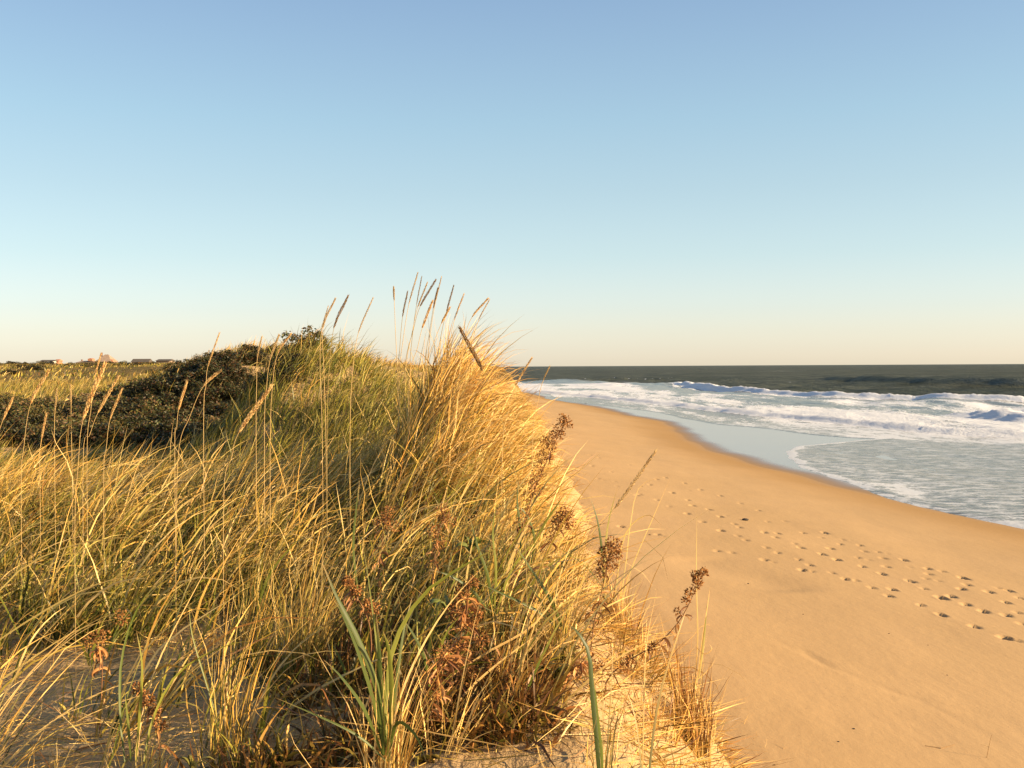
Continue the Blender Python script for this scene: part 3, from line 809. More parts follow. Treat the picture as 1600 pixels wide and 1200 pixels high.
# centre foreground: broad green leaves from one base
cb = P(603, 1205, 3.75)
tussock('broad leaved green tussock fanning out of a straw base at the bottom centre', cb.x, cb.y, 105, .60, 201, gold=.75, spread=.07, lean=.10, curl=.6, windw=.3, brown=.15, leaves=[
    ([(600, 1180), (590, 1080), (560, 1000), (525, 930), (503, 878)], 20, (3.7, 3.6), G1, DG, .3),
    ([(605, 1180), (603, 1100), (615, 1010), (660, 930), (735, 878), (800, 845)], 17, (3.7, 3.9), G3, G1, .4),
    ([(604, 1180), (596, 1110), (593, 1030), (588, 960)], 18, (3.7, 3.7), G1, G2, -.3),
    ([(600, 1180), (585, 1100), (560, 1020), (535, 960), (520, 935)], 15, (3.72, 3.5), G1, DG, .6),
    ([(608, 1180), (618, 1080), (630, 990), (645, 930)], 12, (3.72, 3.9), G1, G2, .2),
    ([(602, 1170), (600, 1090), (588, 1000), (575, 900), (566, 850)], 10, (3.8, 3.9), G3, G2, .7),
    ([(604, 1180), (612, 1100), (608, 1020), (598, 985)], 15, (3.7, 3.6), G3, G1, -.2),
    ([(598, 1180), (570, 1110), (535, 1060), (505, 1030)], 13, (3.7, 3.5), G1, DG, .5),
    ([(606, 1190), (620, 1130), (650, 1150), (668, 1195)], 14, (3.7, 3.5), G1, G1, .4),
    ([(604, 1180), (625, 1090), (660, 1010), (705, 940), (760, 880)], 8, (3.75, 4.1), S1, S1, .4),
    ([(604, 1190), (560, 1150), (500, 1120), (430, 1090)], 9, (3.7, 3.6), G1, G2, .3)])
cb = P(213, 1190, 3.9)
tussock('small upright green tussock beside the shaded sand at the lower left', cb.x, cb.y, 60, .50, 202, gold=.2, spread=.045, lean=.1, curl=.6, windw=.35, leaves=[
    ([(195, 1190), (188, 1120), (190, 1030), (215, 950), (262, 895)], 9, (3.9, 4.1), G1, G1, .4),
    ([(212, 1190), (218, 1120), (222, 1040), (213, 985)], 9, (3.9, 3.9), G3, G3, .2),
    ([(225, 1190), (240, 1120), (280, 1050), (350, 1010), (400, 1000)], 11, (3.9, 4.2), G3, G3, .7),
    ([(215, 1190), (220, 1130), (245, 1040), (300, 930), (350, 840)], 6, (3.95, 4.4), S1, S1, .4),
    ([(205, 1190), (200, 1130), (195, 1080)], 8, (3.9, 3.9), G1, G3, .1)])
cb = P(345, 1130, 4.5)
tussock('dense straw tussock with brown stalks left of the broad leaved one', cb.x, cb.y, 75, .80, 203, gold=.55, spread=.10, lean=.12, curl=.55, windw=.35, brown=.35, leaves=[
    ([(345, 1125), (352, 1060), (380, 1030), (440, 1025), (520, 1040)], 8, (4.5, 4.3), G1, G1, .8),
    ([(340, 1125), (320, 1060), (300, 990), (295, 940)], 6, (4.5, 4.6), G1, G3, .4)])
cb = P(935, 1235, 3.5)
tussock('dark green blades standing in bare sand at the bottom right of centre', cb.x, cb.y, 18, .5, 204, gold=.5, spread=.05, lean=.08, curl=.3, windw=.1, leaves=[
    ([(938, 1290), (935, 1190), (926, 1090), (920, 1020), (900, 985), (885, 975)], 17, (3.45, 3.5), G2, G2, .3),
    ([(945, 1290), (940, 1180), (932, 1100), (928, 1060)], 11, (3.45, 3.4), G1, G1, .5),
    ([(960, 1290), (955, 1200), (965, 1120), (985, 1060)], 6, (3.5, 3.6), G1, S1, .4),
    ([(1010, 1290), (1015, 1200), (1030, 1090), (1060, 990), (1072, 955)], 9, (3.4, 3.6), DG, S1, .4),
    ([(1003, 1290), (1002, 1200), (990, 1110), (965, 1050)], 7, (3.45, 3.6), G2, S1, .6),
    ([(1003, 1290), (1005, 1150), (1010, 1010), (1028, 915)], 4, (3.45, 3.6), S1, S1, .2),
    ([(945, 1290), (950, 1150), (956, 1060), (957, 988)], 4, (3.45, 3.6), G2, S1, .2)])
def standing(label, px, py, d, n, ln, seed, **kw):
    q = P(px, py, d)
    return tussock(label, q.x, q.y, n, ln, seed, **kw)
standing('upright brown straw clump on the dune edge above the beach', 1082, 1085, 5.6, 190, .56, 205, gold=.85, spread=.10, lean=.07, curl=.16, windw=-.35, brown=.55, leaves=[
    ([(1085, 1075), (1090, 1000), (1088, 900), (1089, 795)], 4, (5.6, 5.7), S1, Y1, .2),
    ([(1088, 1075), (1096, 1010), (1105, 950), (1110, 915)], 5, (5.6, 5.6), S1, S1, .5),
    ([(1092, 1060), (1100, 1000), (1105, 940)], 7, (5.6, 5.6), Y1, G1, .4),
    ([(1087, 1010), (1100, 1022), (1112, 1015), (1108, 1005)], 3, (5.5, 5.5), S1, S1, .3)])
standing('brown clump with two green blades below the slanting seed head', 968, 950, 6.6, 120, .48, 206, gold=.7, spread=.09, lean=.08, curl=.3, windw=-.1, brown=.45, leaves=[
    ([(945, 945), (942, 880), (935, 820), (920, 770)], 9, (6.6, 6.6), G1, DG, .3),
    ([(947, 945), (945, 880), (950, 820), (965, 760)], 8, (6.6, 6.6), Y1, G1, .4),
    ([(968, 945), (978, 880), (985, 820), (1000, 760), (1048, 742)], 3, (6.6, 6.7), Y1, S1, .4),
    ([(968, 945), (990, 880), (1020, 810), (1048, 745)], 3, (6.6, 6.7), Y1, S1, .4),
    ([(960, 945), (975, 840), (1010, 805), (1035, 822)], 4, (6.6, 6.6), Y1, S1, .4),
    ([(960, 945), (920, 890), (880, 860), (862, 850)], 4, (6.6, 6.8), G1, G1, .5)])
standing('green bladed tussock leaning left behind the withered brown weeds', 872, 985, 5.2, 90, .62, 207, gold=.45, spread=.07, lean=.12, curl=.7, windw=.2, leaves=[
    ([(880, 985), (862, 940), (830, 890), (800, 845)], 12, (5.2, 5.0), G1, G2, .3),
    ([(875, 985), (840, 955), (790, 930), (735, 905)], 11, (5.2, 5.0), G1, G2, .5),
    ([(872, 985), (858, 960), (835, 925), (815, 905)], 9, (5.2, 5.1), G3, G3, .5),
    ([(870, 985), (868, 930), (885, 870), (905, 830)], 5, (5.2, 5.4), Y1, S1, .4)])
standing('leafy green tussock at the dune edge under the tall brown weed', 815, 880, 6.4, 120, .62, 208, gold=.3, spread=.10, lean=.15, curl=.8, windw=.5, leaves=[
    ([(815, 880), (812, 820), (808, 780), (812, 740)], 8, (6.4, 6.4), G1, DG, .3),
    ([(820, 880), (850, 820), (870, 790), (880, 775)], 8, (6.4, 6.4), G3, G2, .3),
    ([(830, 880), (835, 840), (820, 800), (800, 790)], 8, (6.4, 6.3), G1, G2, .3)])
standing('pale tussock of long arching blades sweeping in at the left edge', -60, 1010, 4.6, 75, 1.0, 209, gold=.8, spread=.14, lean=.45, curl=.85, windw=1.0, brown=.02, leaves=[
    ([(-60, 1010), (20, 900), (120, 850), (230, 838), (300, 836)], 5, (4.6, 4.6), Y1, S1, .4),
    ([(-60, 1040), (60, 960), (160, 910), (260, 895)], 6, (4.5, 4.5), Y1, S1, .4),
    ([(-80, 1120), (20, 1050), (120, 985), (210, 960)], 6, (4.3, 4.4), Y1, S1, .5),
    ([(-40, 1180), (40, 1060), (110, 990), (150, 960)], 5, (4.2, 4.3), S1, S1, .5)])
standing('stubby green tuft alone on the shaded sand at the left', 95, 1125, 4.3, 16, .30, 210, gold=.25, spread=.05, lean=.06, curl=.3, windw=.05)
standing('low fanned tuft of green and straw blades in the bottom left corner', 70, 1205, 4.1, 30, .30, 211, gold=.4, spread=.06, lean=.4, curl=.7, windw=.6)
standing('straw tussock with long stalks arching right beside the middle weeds', 790, 1010, 4.7, 35, .75, 212, gold=.85, spread=.06, lean=.35, curl=.7, windw=.7, leaves=[
    ([(700, 1060), (760, 1020), (830, 980), (870, 930), (905, 880)], 8, (4.6, 4.8), S1, S1, .4),
    ([(690, 1130), (740, 1070), (800, 1020), (850, 985)], 8, (4.4, 4.6), S1, S1, .4)])
standing('thick green and gold tussock in the middle of the near grass', 470, 985, 5.6, 190, .80, 213, gold=.35, spread=.12, lean=.15, curl=.8, windw=.5)
standing('green tussock with dark blades left of the broad leaved plant', 395, 960, 6.0, 150, .75, 214, gold=.2, spread=.12, lean=.15, curl=.8, windw=.5, leaves=[
    ([(400, 960), (420, 900), (450, 860), (480, 830)], 8, (6, 6), G1, G3, .4),
    ([(560, 930), (552, 860), (556, 800), (562, 750)], 8, (5.8, 5.8), G1, G2, .3)])
standing('tall straw tussock with bare upright stalks right of centre', 690, 1190, 4.1, 22, .60, 215, gold=.9, spread=.07, lean=.3, curl=.5, windw=.6, leaves=[
    ([(530, 1128), (620, 1140), (700, 1165), (800, 1172)], 4, (4.0, 4.1), S1, S1, .4),
    ([(610, 1130), (700, 1150), (780, 1165), (830, 1185)], 5, (3.9, 3.9), S1, S1, .4)])

standing('clump of upright dark green blades behind the shrivelled weed', 765, 960, 5.3, 26, .55, 216, gold=.4, spread=.06, lean=.12, curl=.6, windw=.2, leaves=[
    ([(770, 960), (762, 900), (745, 850), (732, 800)], 11, (5.3, 5.2), G1, G2, .3),
    ([(772, 960), (775, 890), (770, 830), (778, 775)], 9, (5.3, 5.3), G3, G1, .4),
    ([(775, 960), (795, 900), (822, 860), (850, 840)], 9, (5.3, 5.4), G3, G3, .5),
    ([(766, 960), (740, 925), (705, 900), (670, 890)], 10, (5.3, 5.1), G1, DG, .3)])
standing('low spray of green blades between the broad leaves and the rusty weed', 672, 1085, 4.4, 18, .40, 217, gold=.45, spread=.05, lean=.15, curl=.7, windw=.2, leaves=[
    ([(672, 1085), (664, 1030), (645, 990), (628, 965)], 11, (4.4, 4.3), G1, DG, .3),
    ([(674, 1085), (682, 1030), (700, 985), (722, 960)], 10, (4.4, 4.4), G3, G1, .4),
    ([(676, 1085), (710, 1050), (750, 1035), (790, 1040)], 9, (4.4, 4.3), G3, G3, .6)])
standing('low brown straw clump sprawling on the sandy slope near the bottom edge', 1128, 1165, 4.9, 90, .26, 220, gold=.8, spread=.12, lean=.5, curl=.8, windw=.1, brown=.6)
standing('ragged straw tuft on the bare slope left of the upright brown clump', 1030, 1095, 5.2, 60, .30, 221, gold=.8, spread=.10, lean=.5, curl=.9, windw=.1, brown=.5)
standing('small tangle of dead stems on the bare sand right of the tall green blade', 985, 1010, 5.7, 60, .34, 222, gold=.7, spread=.12, lean=.5, curl=.9, windw=.2, brown=.55)
standing('dry tuft at the dune edge between the two brown clumps', 1010, 975, 6.2, 50, .34, 223, gold=.8, spread=.10, lean=.4, curl=.9, windw=.4, brown=.3)
standing('loose tuft of pale blades arching over the beach from the dune edge', 905, 880, 6.9, 26, .62, 218, gold=.95, spread=.07, lean=.28, curl=1.1, windw=.9, brown=0)
standing('thin pale tuft arching over the sand higher up the dune edge', 868, 800, 8.4, 30, .72, 219, gold=.95, spread=.09, lean=.28, curl=1.1, windw=.9, brown=0)

# ------------------------------------------------------------------ seed stalks
def seed_stalk(label, pts, d, headw=6, tone=0, group='seed heads of the beach grass', lean=0.0, name='seed_stalk', n=70):
    """pts: tip, foot of the seed head, then points down the stem (last one is where it meets the grass)"""
    ds_ = [d] * len(pts)
    q = [P(a, b_, dd) for (a, b_), dd in zip(pts, ds_)]
    low = q[-1]
    g = gz(low.x, low.y)
    if low.z > g + .03: q.append(Vector((low.x + (q[-1].x - q[-2].x) * .25, low.y, g - .02)))
    root = thing(name, (q[-1].x, q[-1].y, g), label, 'grass stalk', group)
    R = random.Random(int(pts[0][0] * 7 + pts[0][1]))
    px = d / 1570.0
    tones = [((.76, .52, .22), (.50, .28, .10)), ((.30, .18, .08), (.20, .115, .05)), ((.58, .42, .20), (.45, .29, .12))][tone]
    st = MB(); sp = resample(q, 22)
    rad = [max(.0008, px * .38) + .0007 * i / 22 for i in range(22)]
    st.tube(sp, rad, 4, (.55, .38, .16) if tone != 1 else (.33, .24, .09))
    st.build('stem', M_stem, root, smooth=True)
    hd = MB(); hp = resample(q, (len(q) - 1) * 14 + 1)[:15]      # first span is the head
    W = headw * px * (.40 if d < 8 else .37)
    ax_ = MB()
    for i in range(n):
        s = i / n
        u = s * 13.999; k = int(u); p = hp[k].lerp(hp[min(k + 1, 14)], u - k)
        t = (hp[max(k - 1, 0)] - hp[min(k + 2, 14)]).normalized()
        a = t.orthogonal().normalized(); b_ = t.cross(a)
        an = i * 2.4 + R.random() * .6
        o = a * math.cos(an) + b_ * math.sin(an)
        prof = (math.sin(math.pi * min(1, (s * .80 + .10))) ** .8) * (1 if s < .8 else 1 - (s - .8) * 2.2)
        r = W * prof
        Ls = max(2.8 * W, .010) * R.uniform(.7, 1.1)
        c = tones[0] if R.random() < .65 else tones[1]
        v = R.uniform(.8, 1.15)
        hd.spindle(p + o * r * .45 - t * Ls * .4, (t + o * (.22 * R.uniform(.5, 1.4))), Ls, max(W * .34, px * .18), tuple(x * v for x in c))
    hd.build('seed_head', M_seed, root)
    return root

SS = [
 ('seed head leaning right over the far left grass, second from the edge', [(76, 579), (48, 630), (37, 700), (33, 760)], 5.6, 7, 0),
 ('largest pale seed head in the left part, tall and plump', [(164, 568), (130, 655), (122, 730), (117, 815)], 4.6, 10, 0),
 ('thin seed head rising just above the largest left one, against the houses', [(158, 552), (148, 590), (142, 640), (136, 700)], 6.2, 4, 0),
 ('seed head leaning right just right of the largest left one', [(185, 588), (153, 645), (140, 680), (130, 712)], 5.6, 6, 0),
 ('slim seed head third to the right of the largest left one', [(191, 607), (172, 655), (166, 700), (162, 740)], 5.8, 5, 0),
 ('small seed head touching the left picture edge', [(20, 622), (5, 655), (-6, 690), (-10, 720)], 6.0, 6, 0),
 ('short seed head low between the two leftmost tall stalks', [(72, 647), (65, 685), (63, 700), (62, 720)], 6.2, 5, 0),
 ('faint thin seed head in front of the shaded scrub on the left', [(89, 608), (86, 640), (85, 665), (85, 700)], 8.5, 4, 2),
 ('faint straight seed head before the brown scrub', [(110, 601), (111, 632), (111, 660), (112, 700)], 8.5, 4, 2),
 ('small seed head standing alone before the dark thicket', [(292, 596), (279, 640), (276, 670), (273, 700)], 7.0, 6, 0),
 ('seed head bowed far to the right on a long curved stem', [(345, 579), (318, 603), (297, 650), (278, 715)], 6.0, 7, 0),
 ('thin seed head crossing the skyline above the dark thicket', [(343, 520), (325, 572), (322, 600), (318, 660)], 7.5, 4, 0),
 ('big plump seed head curving right in the middle left grass', [(424, 603), (373, 676), (362, 715), (350, 765)], 5.0, 10, 0),
 ('left one of three stalks before the rounded dune top', [(409, 526), (402, 560), (401, 600), (400, 680)], 8.0, 4, 2),
 ('middle one of three stalks before the rounded dune top', [(436, 523), (422, 562), (416, 610), (413, 680)], 8.0, 5, 2),
 ('right one of three stalks before the rounded dune top, bowed', [(455, 521), (434, 552), (426, 600), (422, 690)], 8.0, 5, 0),
 ('left of the pair of tall stalks left of the crest', [(524, 466), (505, 512), (506, 580), (509, 680)], 8.0, 5, 2),
 ('slender stalk close behind the pair left of the crest', [(513, 478), (502, 520), (500, 580), (503, 660)], 8.6, 3, 2),
 ('right of the pair of tall stalks left of the crest, darker head', [(544, 462), (522, 512), (514, 580), (511, 690)], 8.0, 6, 1),
 ('lone thin stalk between the pair and the crest group', [(583, 465), (560, 520), (552, 570), (547, 660)], 8.4, 4, 2),
 ('straight thin stalk at the left of the crest group', [(615, 448), (616, 470), (618, 520), (621, 590)], 10.2, 4, 2),
 ('short dark seed head second from the left on the crest', [(637, 455), (629, 495), (625, 540), (622, 590)], 10.2, 4, 1),
 ('tallest seed stalk on the crest', [(653, 426), (639, 475), (630, 530), (624, 590)], 10.4, 4, 2),
 ('dark seed stalk just right of the tallest one', [(659, 432), (651, 476), (645, 520), (640, 580)], 10.6, 3, 1),
 ('pale seed stalk leaning right in the middle of the crest group', [(668, 441), (653, 480), (644, 520), (634, 580)], 10.2, 4, 2),
 ('dark slanting seed head in the middle of the crest group', [(681, 437), (657, 478), (646, 515), (632, 580)], 10.0, 5, 1),
 ('faint stalk between the two dark ones on the crest', [(690, 432), (681, 470), (674, 510), (668, 570)], 11.2, 3, 2),
 ('short straight brown seed head above the crest grass', [(684, 450), (677, 482), (671, 520), (664, 570)], 10.4, 4, 1),
 ('plump buff seed head low in the crest group', [(676, 470), (660, 512), (652, 545), (640, 590)], 9.8, 6, 0),
 ('dark thin stalk right of the middle of the crest', [(709, 446), (698, 486), (690, 520), (682, 570)], 10.6, 4, 1),
 ('short buff seed head nestled in the pale crest grass', [(703, 480), (690, 505), (680, 530), (668, 570)], 10.2, 5, 0),
 ('seed stalk at the right shoulder of the crest', [(725, 459), (710, 500), (703, 540), (698, 600)], 10.2, 4, 0),
 ('forked looking seed head bowed right at the end of the crest', [(763, 466), (738, 495), (727, 525), (718, 580)], 10.0, 5, 0),
 ('thin stalk under the bowed one at the right end of the crest', [(765, 468), (748, 500), (738, 535), (728, 590)], 10.1, 3, 2),
 ('big dark seed head leaning left before the horizon', [(718, 512), (754, 578), (775, 632), (797, 700), (815, 800), (822, 880)], 4.6, 9, 1),
 ('pale seed head before the surf, leaning right', [(831, 559), (806, 602), (795, 640), (785, 700)], 7.5, 5, 0),
 ('small thin seed head at the left end of the sea', [(859, 572), (849, 594), (842, 620), (832, 690)], 7.8, 3, 2),
 ('long slanting seed head over the beach sand', [(1025, 704), (960, 795), (900, 865), (858, 925), (840, 960)], 5.0, 8, 2),
]
for lab, pts, d, hw, tone in SS:
    if pts[0][0] < 460 and d < 7: d *= 1.35
    seed_stalk(lab, pts, d, hw, tone)

# ------------------------------------------------------------------ withered weeds (dead goldenrod)
BR = [(.30, .13, .04), (.40, .19, .06), (.17, .07, .025), (.50, .26, .09)]
def weed(label, pts, d, heads, seed, leafn=14, wr=1.0, ground=True, orange=0):
    """pts: stem from the tip down; heads: (px, py, radius px, count) brown seed clusters"""
    R = random.Random(seed)
    q = [P(a, b_, d) for a, b_ in pts]
    low = q[-1]; g = gz(low.x, low.y)
    if ground and low.z > g + .02: q.append(Vector((low.x - .02, low.y, g - .02)))
    root = thing('withered_weed', (q[-1].x, q[-1].y, min(g, q[-1].z)), label, 'dead plant', 'withered brown weeds on the dune')
    px = d / 1570
    sp = resample(q, 18)
    st = MB(); st.tube(sp, [.0018 + .0022 * i / 17 for i in range(18)], 5, (.22, .11, .05))
    st.build('stem', M_stem, root, smooth=True)
    for hx, hy, hr, cnt in heads:
        c = P(hx, hy, d); m_ = MB()
        near_p = min(sp, key=lambda p: (p - c).length)
        m_.tube([near_p, (near_p + c) / 2 + Vector((0, 0, .004)), c], [.0016, .0013, .001], 4, (.20, .10, .045))
        for _ in range(int(cnt * 1.25)):
            v = Vector((R.gauss(0, 1), R.gauss(0, 1), R.gauss(0, 1))); v = v.normalized() * (R.random() ** .45) * hr * px
            p = c + v
            col = R.choice(BR); k = R.uniform(.7, 1.25)
            # a puff: a few bristles round a bract
            dv = (v.normalized() + Vector((R.gauss(0, .5), R.gauss(0, .5), R.gauss(0, .5)))).normalized()
            m_.spindle(p, dv, R.uniform(.010, .019) * wr, R.uniform(.0030, .0055) * wr, tuple(x * k for x in col), n=4)
            if R.random() < .4:
                e = p + dv * .009; m_.spindle(e, (dv + Vector((R.gauss(0, .9), R.gauss(0, .9), R.gauss(0, .9)))), .008 * wr, .003 * wr, tuple(x * k * 1.2 for x in R.choice(BR)), n=3)
        m_.build('seed_cluster', M_seed, root)
    for i in range(leafn):
        p = sp[R.randrange(3, 17)]
        a = R.uniform(0, 6.28); l = R.uniform(.03, .075) * (1.5 if leafn > 80 else 1)
        dr = Vector((math.cos(a), math.sin(a), R.uniform(-.6, .3)))
        pts_ = [p, p + dr * l * .4, p + dr * l * .8 + Vector((0, 0, -.015)), p + dr * l * .75 + Vector((R.gauss(0, .01), R.gauss(0, .01), -.04))]
        c0 = R.choice(BR)
        if orange: c0 = tuple(min(1, x * 1.5) for x in c0)
        ribbon(pts_, R.uniform(.008, .018), M_leaf, root, 'leaf', c0, tuple(x * .7 for x in c0), facing=R.uniform(0, 3), fold=.8, n=8,
               prof=lambda s: math.sin(math.pi * min(.98, s * .9 + .08)) ** .7)
    return root
weed('tallest withered weed with brown tufts leaning right over the beach', [(886, 652), (868, 690), (850, 730), (830, 780), (815, 830), (800, 900)], 6.2,
     [(880, 655, 9, 70), (886, 662, 9, 50), (871, 672, 10, 60), (862, 682, 9, 50), (876, 680, 7, 30), (852, 690, 8, 40), (862, 698, 9, 50), (848, 712, 9, 40), (858, 716, 7, 30), (845, 726, 9, 40),
      (838, 742, 10, 40), (832, 757, 9, 40), (840, 765, 9, 30), (826, 775, 8, 30), (822, 800, 10, 40), (812, 818, 9, 30)], 301)
weed('bushy headed brown weed in front of the beach footprints', [(882, 800), (868, 830), (850, 870), (838, 920), (825, 980)], 5.6,
     [(885, 803, 12, 110), (876, 812, 12, 90), (890, 818, 9, 60), (868, 822, 10, 60), (858, 838, 9, 30)], 302, orange=1)
weed('brown weed with a red stem rising beside the bare sand', [(958, 848), (950, 880), (940, 925), (928, 975), (922, 1040), (921, 1100)], 5.0,
     [(958, 852, 13, 100), (948, 862, 12, 80), (963, 866, 9, 50), (945, 880, 12, 70), (938, 895, 9, 40), (955, 884, 9, 40)], 303)
weed('weed stem arching right over the dune edge with a dark knot at its tip', [(1098, 895), (1085, 925), (1068, 960), (1045, 990), (1018, 1012), (985, 1030), (950, 1060)], 5.0,
     [(1100, 895, 7, 50), (1088, 900, 8, 60), (1090, 912, 7, 40), (1078, 925, 7, 40), (1072, 938, 6, 30), (1060, 955, 6, 20), (1018, 1012, 7, 30), (985, 1032, 8, 40), (975, 1045, 10, 50)], 304, leafn=22)
weed('dark shrivelled weed standing in the shade right of the broad leaves', [(735, 900), (730, 940), (722, 980), (715, 1030), (712, 1090)], 4.6,
     [(738, 910, 9, 50), (722, 925, 12, 80), (710, 955, 14, 80), (728, 975, 16, 90), (745, 960, 12, 60), (752, 1000, 12, 50), (715, 1010, 14, 70), (770, 1035, 12, 50), (735, 1050, 12, 50)], 305, leafn=110, orange=1)
weed('rusty brown weed with curled leaves low at the centre', [(700, 1000), (690, 1040), (678, 1080), (672, 1130)], 4.3,
     [(655, 1055, 12, 50), (690, 1020, 12, 50), (672, 1075, 12, 50), (640, 1070, 10, 40)], 306, leafn=100, orange=1)
weed('small brown flower head behind the left broad leaf', [(543, 905), (552, 925), (566, 950), (580, 1000)], 4.5,
     [(543, 908, 8, 60), (556, 922, 9, 60), (574, 945, 10, 60), (586, 952, 8, 40)], 307)
weed('withered curled weed in front of the small lower left tussock', [(214, 1075), (226, 1095), (238, 1120), (250, 1180)], 4.1,
     [(215, 1077, 8, 50), (232, 1092, 10, 60), (243, 1112, 9, 50), (252, 1135, 8, 40)], 308)
weed('brown weed among the green blades on the upper right of the near grass', [(700, 780), (690, 815), (682, 850), (676, 900)], 6.0,
     [(690, 800, 12, 60), (700, 815, 12, 60), (678, 830, 12, 50), (688, 850, 12, 40)], 309, leafn=26, orange=1)
weed('orange brown weed half hidden in the middle of the golden grass', [(606, 790), (600, 820), (596, 860), (592, 900)], 6.2,
     [(606, 800, 11, 60), (598, 815, 12, 60), (615, 822, 10, 40)], 310, leafn=26, orange=1)
weed('low brown weed on the shaded sand behind the lower left tussock', [(150, 1000), (155, 1015), (160, 1035)], 5.3,
     [(140, 1000, 12, 50), (160, 995, 12, 50), (190, 965, 12, 50)], 311, leafn=26, orange=1)
weed('dark tangled weed creeping over the sand toward the dune edge', [(925, 1010), (905, 1040), (870, 1070), (835, 1095)], 4.7,
     [(935, 1040, 10, 40), (900, 1050, 10, 40), (860, 1080, 10, 40), (820, 1100, 10, 40)], 312, leafn=40, orange=1)

# rosettes of round green leaves
def rosette(label, px, py, d, n, size, seed, col=(.17, .19, .04)):
    R = random.Random(seed); c = P(px, py, d); g = gz(c.x, c.y)
    root = thing('leaf_rosette', (c.x, c.y, g), label, 'plant')
    for i in range(n):
        a = R.uniform(0, 6.28); l = size * R.uniform(.7, 1.2); dr = Vector((math.cos(a), math.sin(a), 0))
        b = Vector((c.x, c.y, max(g, c.z - .05)))
        pts_ = [b, b + dr * l * .35 + Vector((0, 0, l * .5)), b + dr * l * .8 + Vector((0, 0, l * .6)), b + dr * l * 1.15 + Vector((0, 0, l * .35))]
        k = R.uniform(.6, 1.4); cc = tuple(x * k for x in col)
        ribbon(pts_, l * .42, M_leaf, root, 'leaf', cc, cc, facing=R.uniform(.6, 1.6), fold=.3, n=8, prof=lambda s: max(.06, math.sin(math.pi * (s * .92 + .06)) ** 1.3))
    return root
rosette('rosette of oval green leaves on the sand beside the creeping weed', 868, 1045, 4.8, 11, .11, 401)
rosette('small green leaves at the foot of the middle brown weeds', 700, 940, 5.2, 10, .09, 402)
rosette('yellowish leaves under the rusty weed at the bottom', 655, 1180, 4.1, 8, .08, 403, (.30, .24, .05))
rosette('leafy green plant in the grass above the middle weeds', 735, 850, 6.0, 12, .11, 404)
rosette('low green leaves at the bottom edge right of the left tussock', 300, 1185, 4.15, 8, .07, 405, (.22, .20, .05))

# ------------------------------------------------------------------ shrubs of the shaded thicket
def shrub_meshes(k, seed, cols, n=2000, leaf=.066):
    """crown and stems of one shrub, about 1 m across, around the origin"""
    R = np.random.default_rng(seed)
    cen = R.normal(0, 1, (26, 3)); cen /= np.linalg.norm(cen, axis=1)[:, None]
    cen *= R.uniform(.12, .42, (26, 1)); cen[:, 2] = np.abs(cen[:, 2]) * .95 + .12
    idx = R.integers(0, 26, n)
    off = R.normal(0, 1, (n, 3)); off /= np.linalg.norm(off, axis=1)[:, None]
    p = cen[idx] + off * (R.random((n, 1)) ** .4) * R.uniform(.08, .17, (26, 1))[idx]
    p[:, 2] = np.maximum(p[:, 2], .02)
    a = R.normal(0, 1, (n, 3)); a /= np.linalg.norm(a, axis=1)[:, None]
    b = np.cross(a, R.normal(0, 1, (n, 3))); b /= np.linalg.norm(b, axis=1)[:, None]
    l = leaf * R.uniform(.6, 1.2, (n, 1)); wd = l * .42
    V = np.stack([p - a * l * .5, p + b * wd * .5, p + a * l * .5, p - b * wd * .5], 1).reshape(-1, 3)
    c = np.array(cols)[R.integers(0, len(cols), n)] * R.uniform(.6, 1.3, (n, 1))
    cv = np.repeat(c, 4, 0)
    lo = np.arange(n * 4)
    crown = mesh_np('crown', V, lo, np.arange(n) * 4, M_leaf, None, cols=cv, smooth=False)
    m = MB(); Rr = random.Random(seed)
    for i in range(9):
        t = cen[i]
        m.tube([(Rr.gauss(0, .03), Rr.gauss(0, .03), -.08), (t[0] * .4, t[1] * .4, t[2] * .5), tuple(t)], [.018, .012, .005], 5, (.16, .11, .07))
    stem = m.build('branches', M_stem, None)
    return crown, stem
variants = []
for k, cols in enumerate([[(.045, .05, .015), (.06, .055, .018), (.08, .04, .015), (.03, .035, .012)],
                          [(.10, .085, .025), (.15, .10, .03), (.075, .075, .02)],
                          [(.07, .085, .025), (.13, .11, .03), (.17, .10, .04)]]):
    crown, stem = shrub_meshes(k, 500 + k, cols)
    variants.append((crown.data, stem.data))
    bpy.data.objects.remove(crown); bpy.data.objects.remove(stem)
def shrub(x, y, s, k, label, group, flat=.8, dz=-.04):
    z = gz(x, y) + dz
    root = thing('shrub', (x, y, z), label, 'shrub', group)
    root.rotation_euler = (0, 0, random.uniform(0, 6.28)); root.scale = (s, s, s * flat)
    for nm, me in zip(('crown', 'branches'), variants[k]):
        o = bpy.data.objects.new(nm, me); COL.objects.link(o); o.parent = root
    return root
Rs = random.Random(77)
TH = 'leafy shrub of the dark thicket on the shaded back dune'
for i in range(110):
    px = 170 + (i * 9.1) % 262 + Rs.uniform(-8, 8); d = Rs.uniform(21.5, 32)
    x = (px - 800) / 1570 * d
    shrub(x, d, Rs.uniform(1.1, 1.75), 0 if Rs.random() < .85 else 2, TH, 'shrubs of the dark thicket', flat=.75)
for i in range(72):
    px = Rs.uniform(275, 520); d = Rs.uniform(37, 46)
    shrub((px - 800) / 1570 * d, d, Rs.uniform(1.2, 1.9), 0 if Rs.random() < .7 else 1, 'low shrub on the near face of the rounded ridge under its grassy top', 'shrubs on the rounded ridge', flat=.6)
for i in range(16):
    px = Rs.uniform(372, 462); d = Rs.uniform(18.0, 21.5)
    shrub((px - 800) / 1570 * d, d, Rs.uniform(.6, .95), Rs.choice([0, 0, 2]), 'leafy dark shrub climbing the left flank of the green dune', 'shrubs on the flank of the green dune', flat=.75)
BS = 'brown green shrub in the low scrub left of the dark thicket'
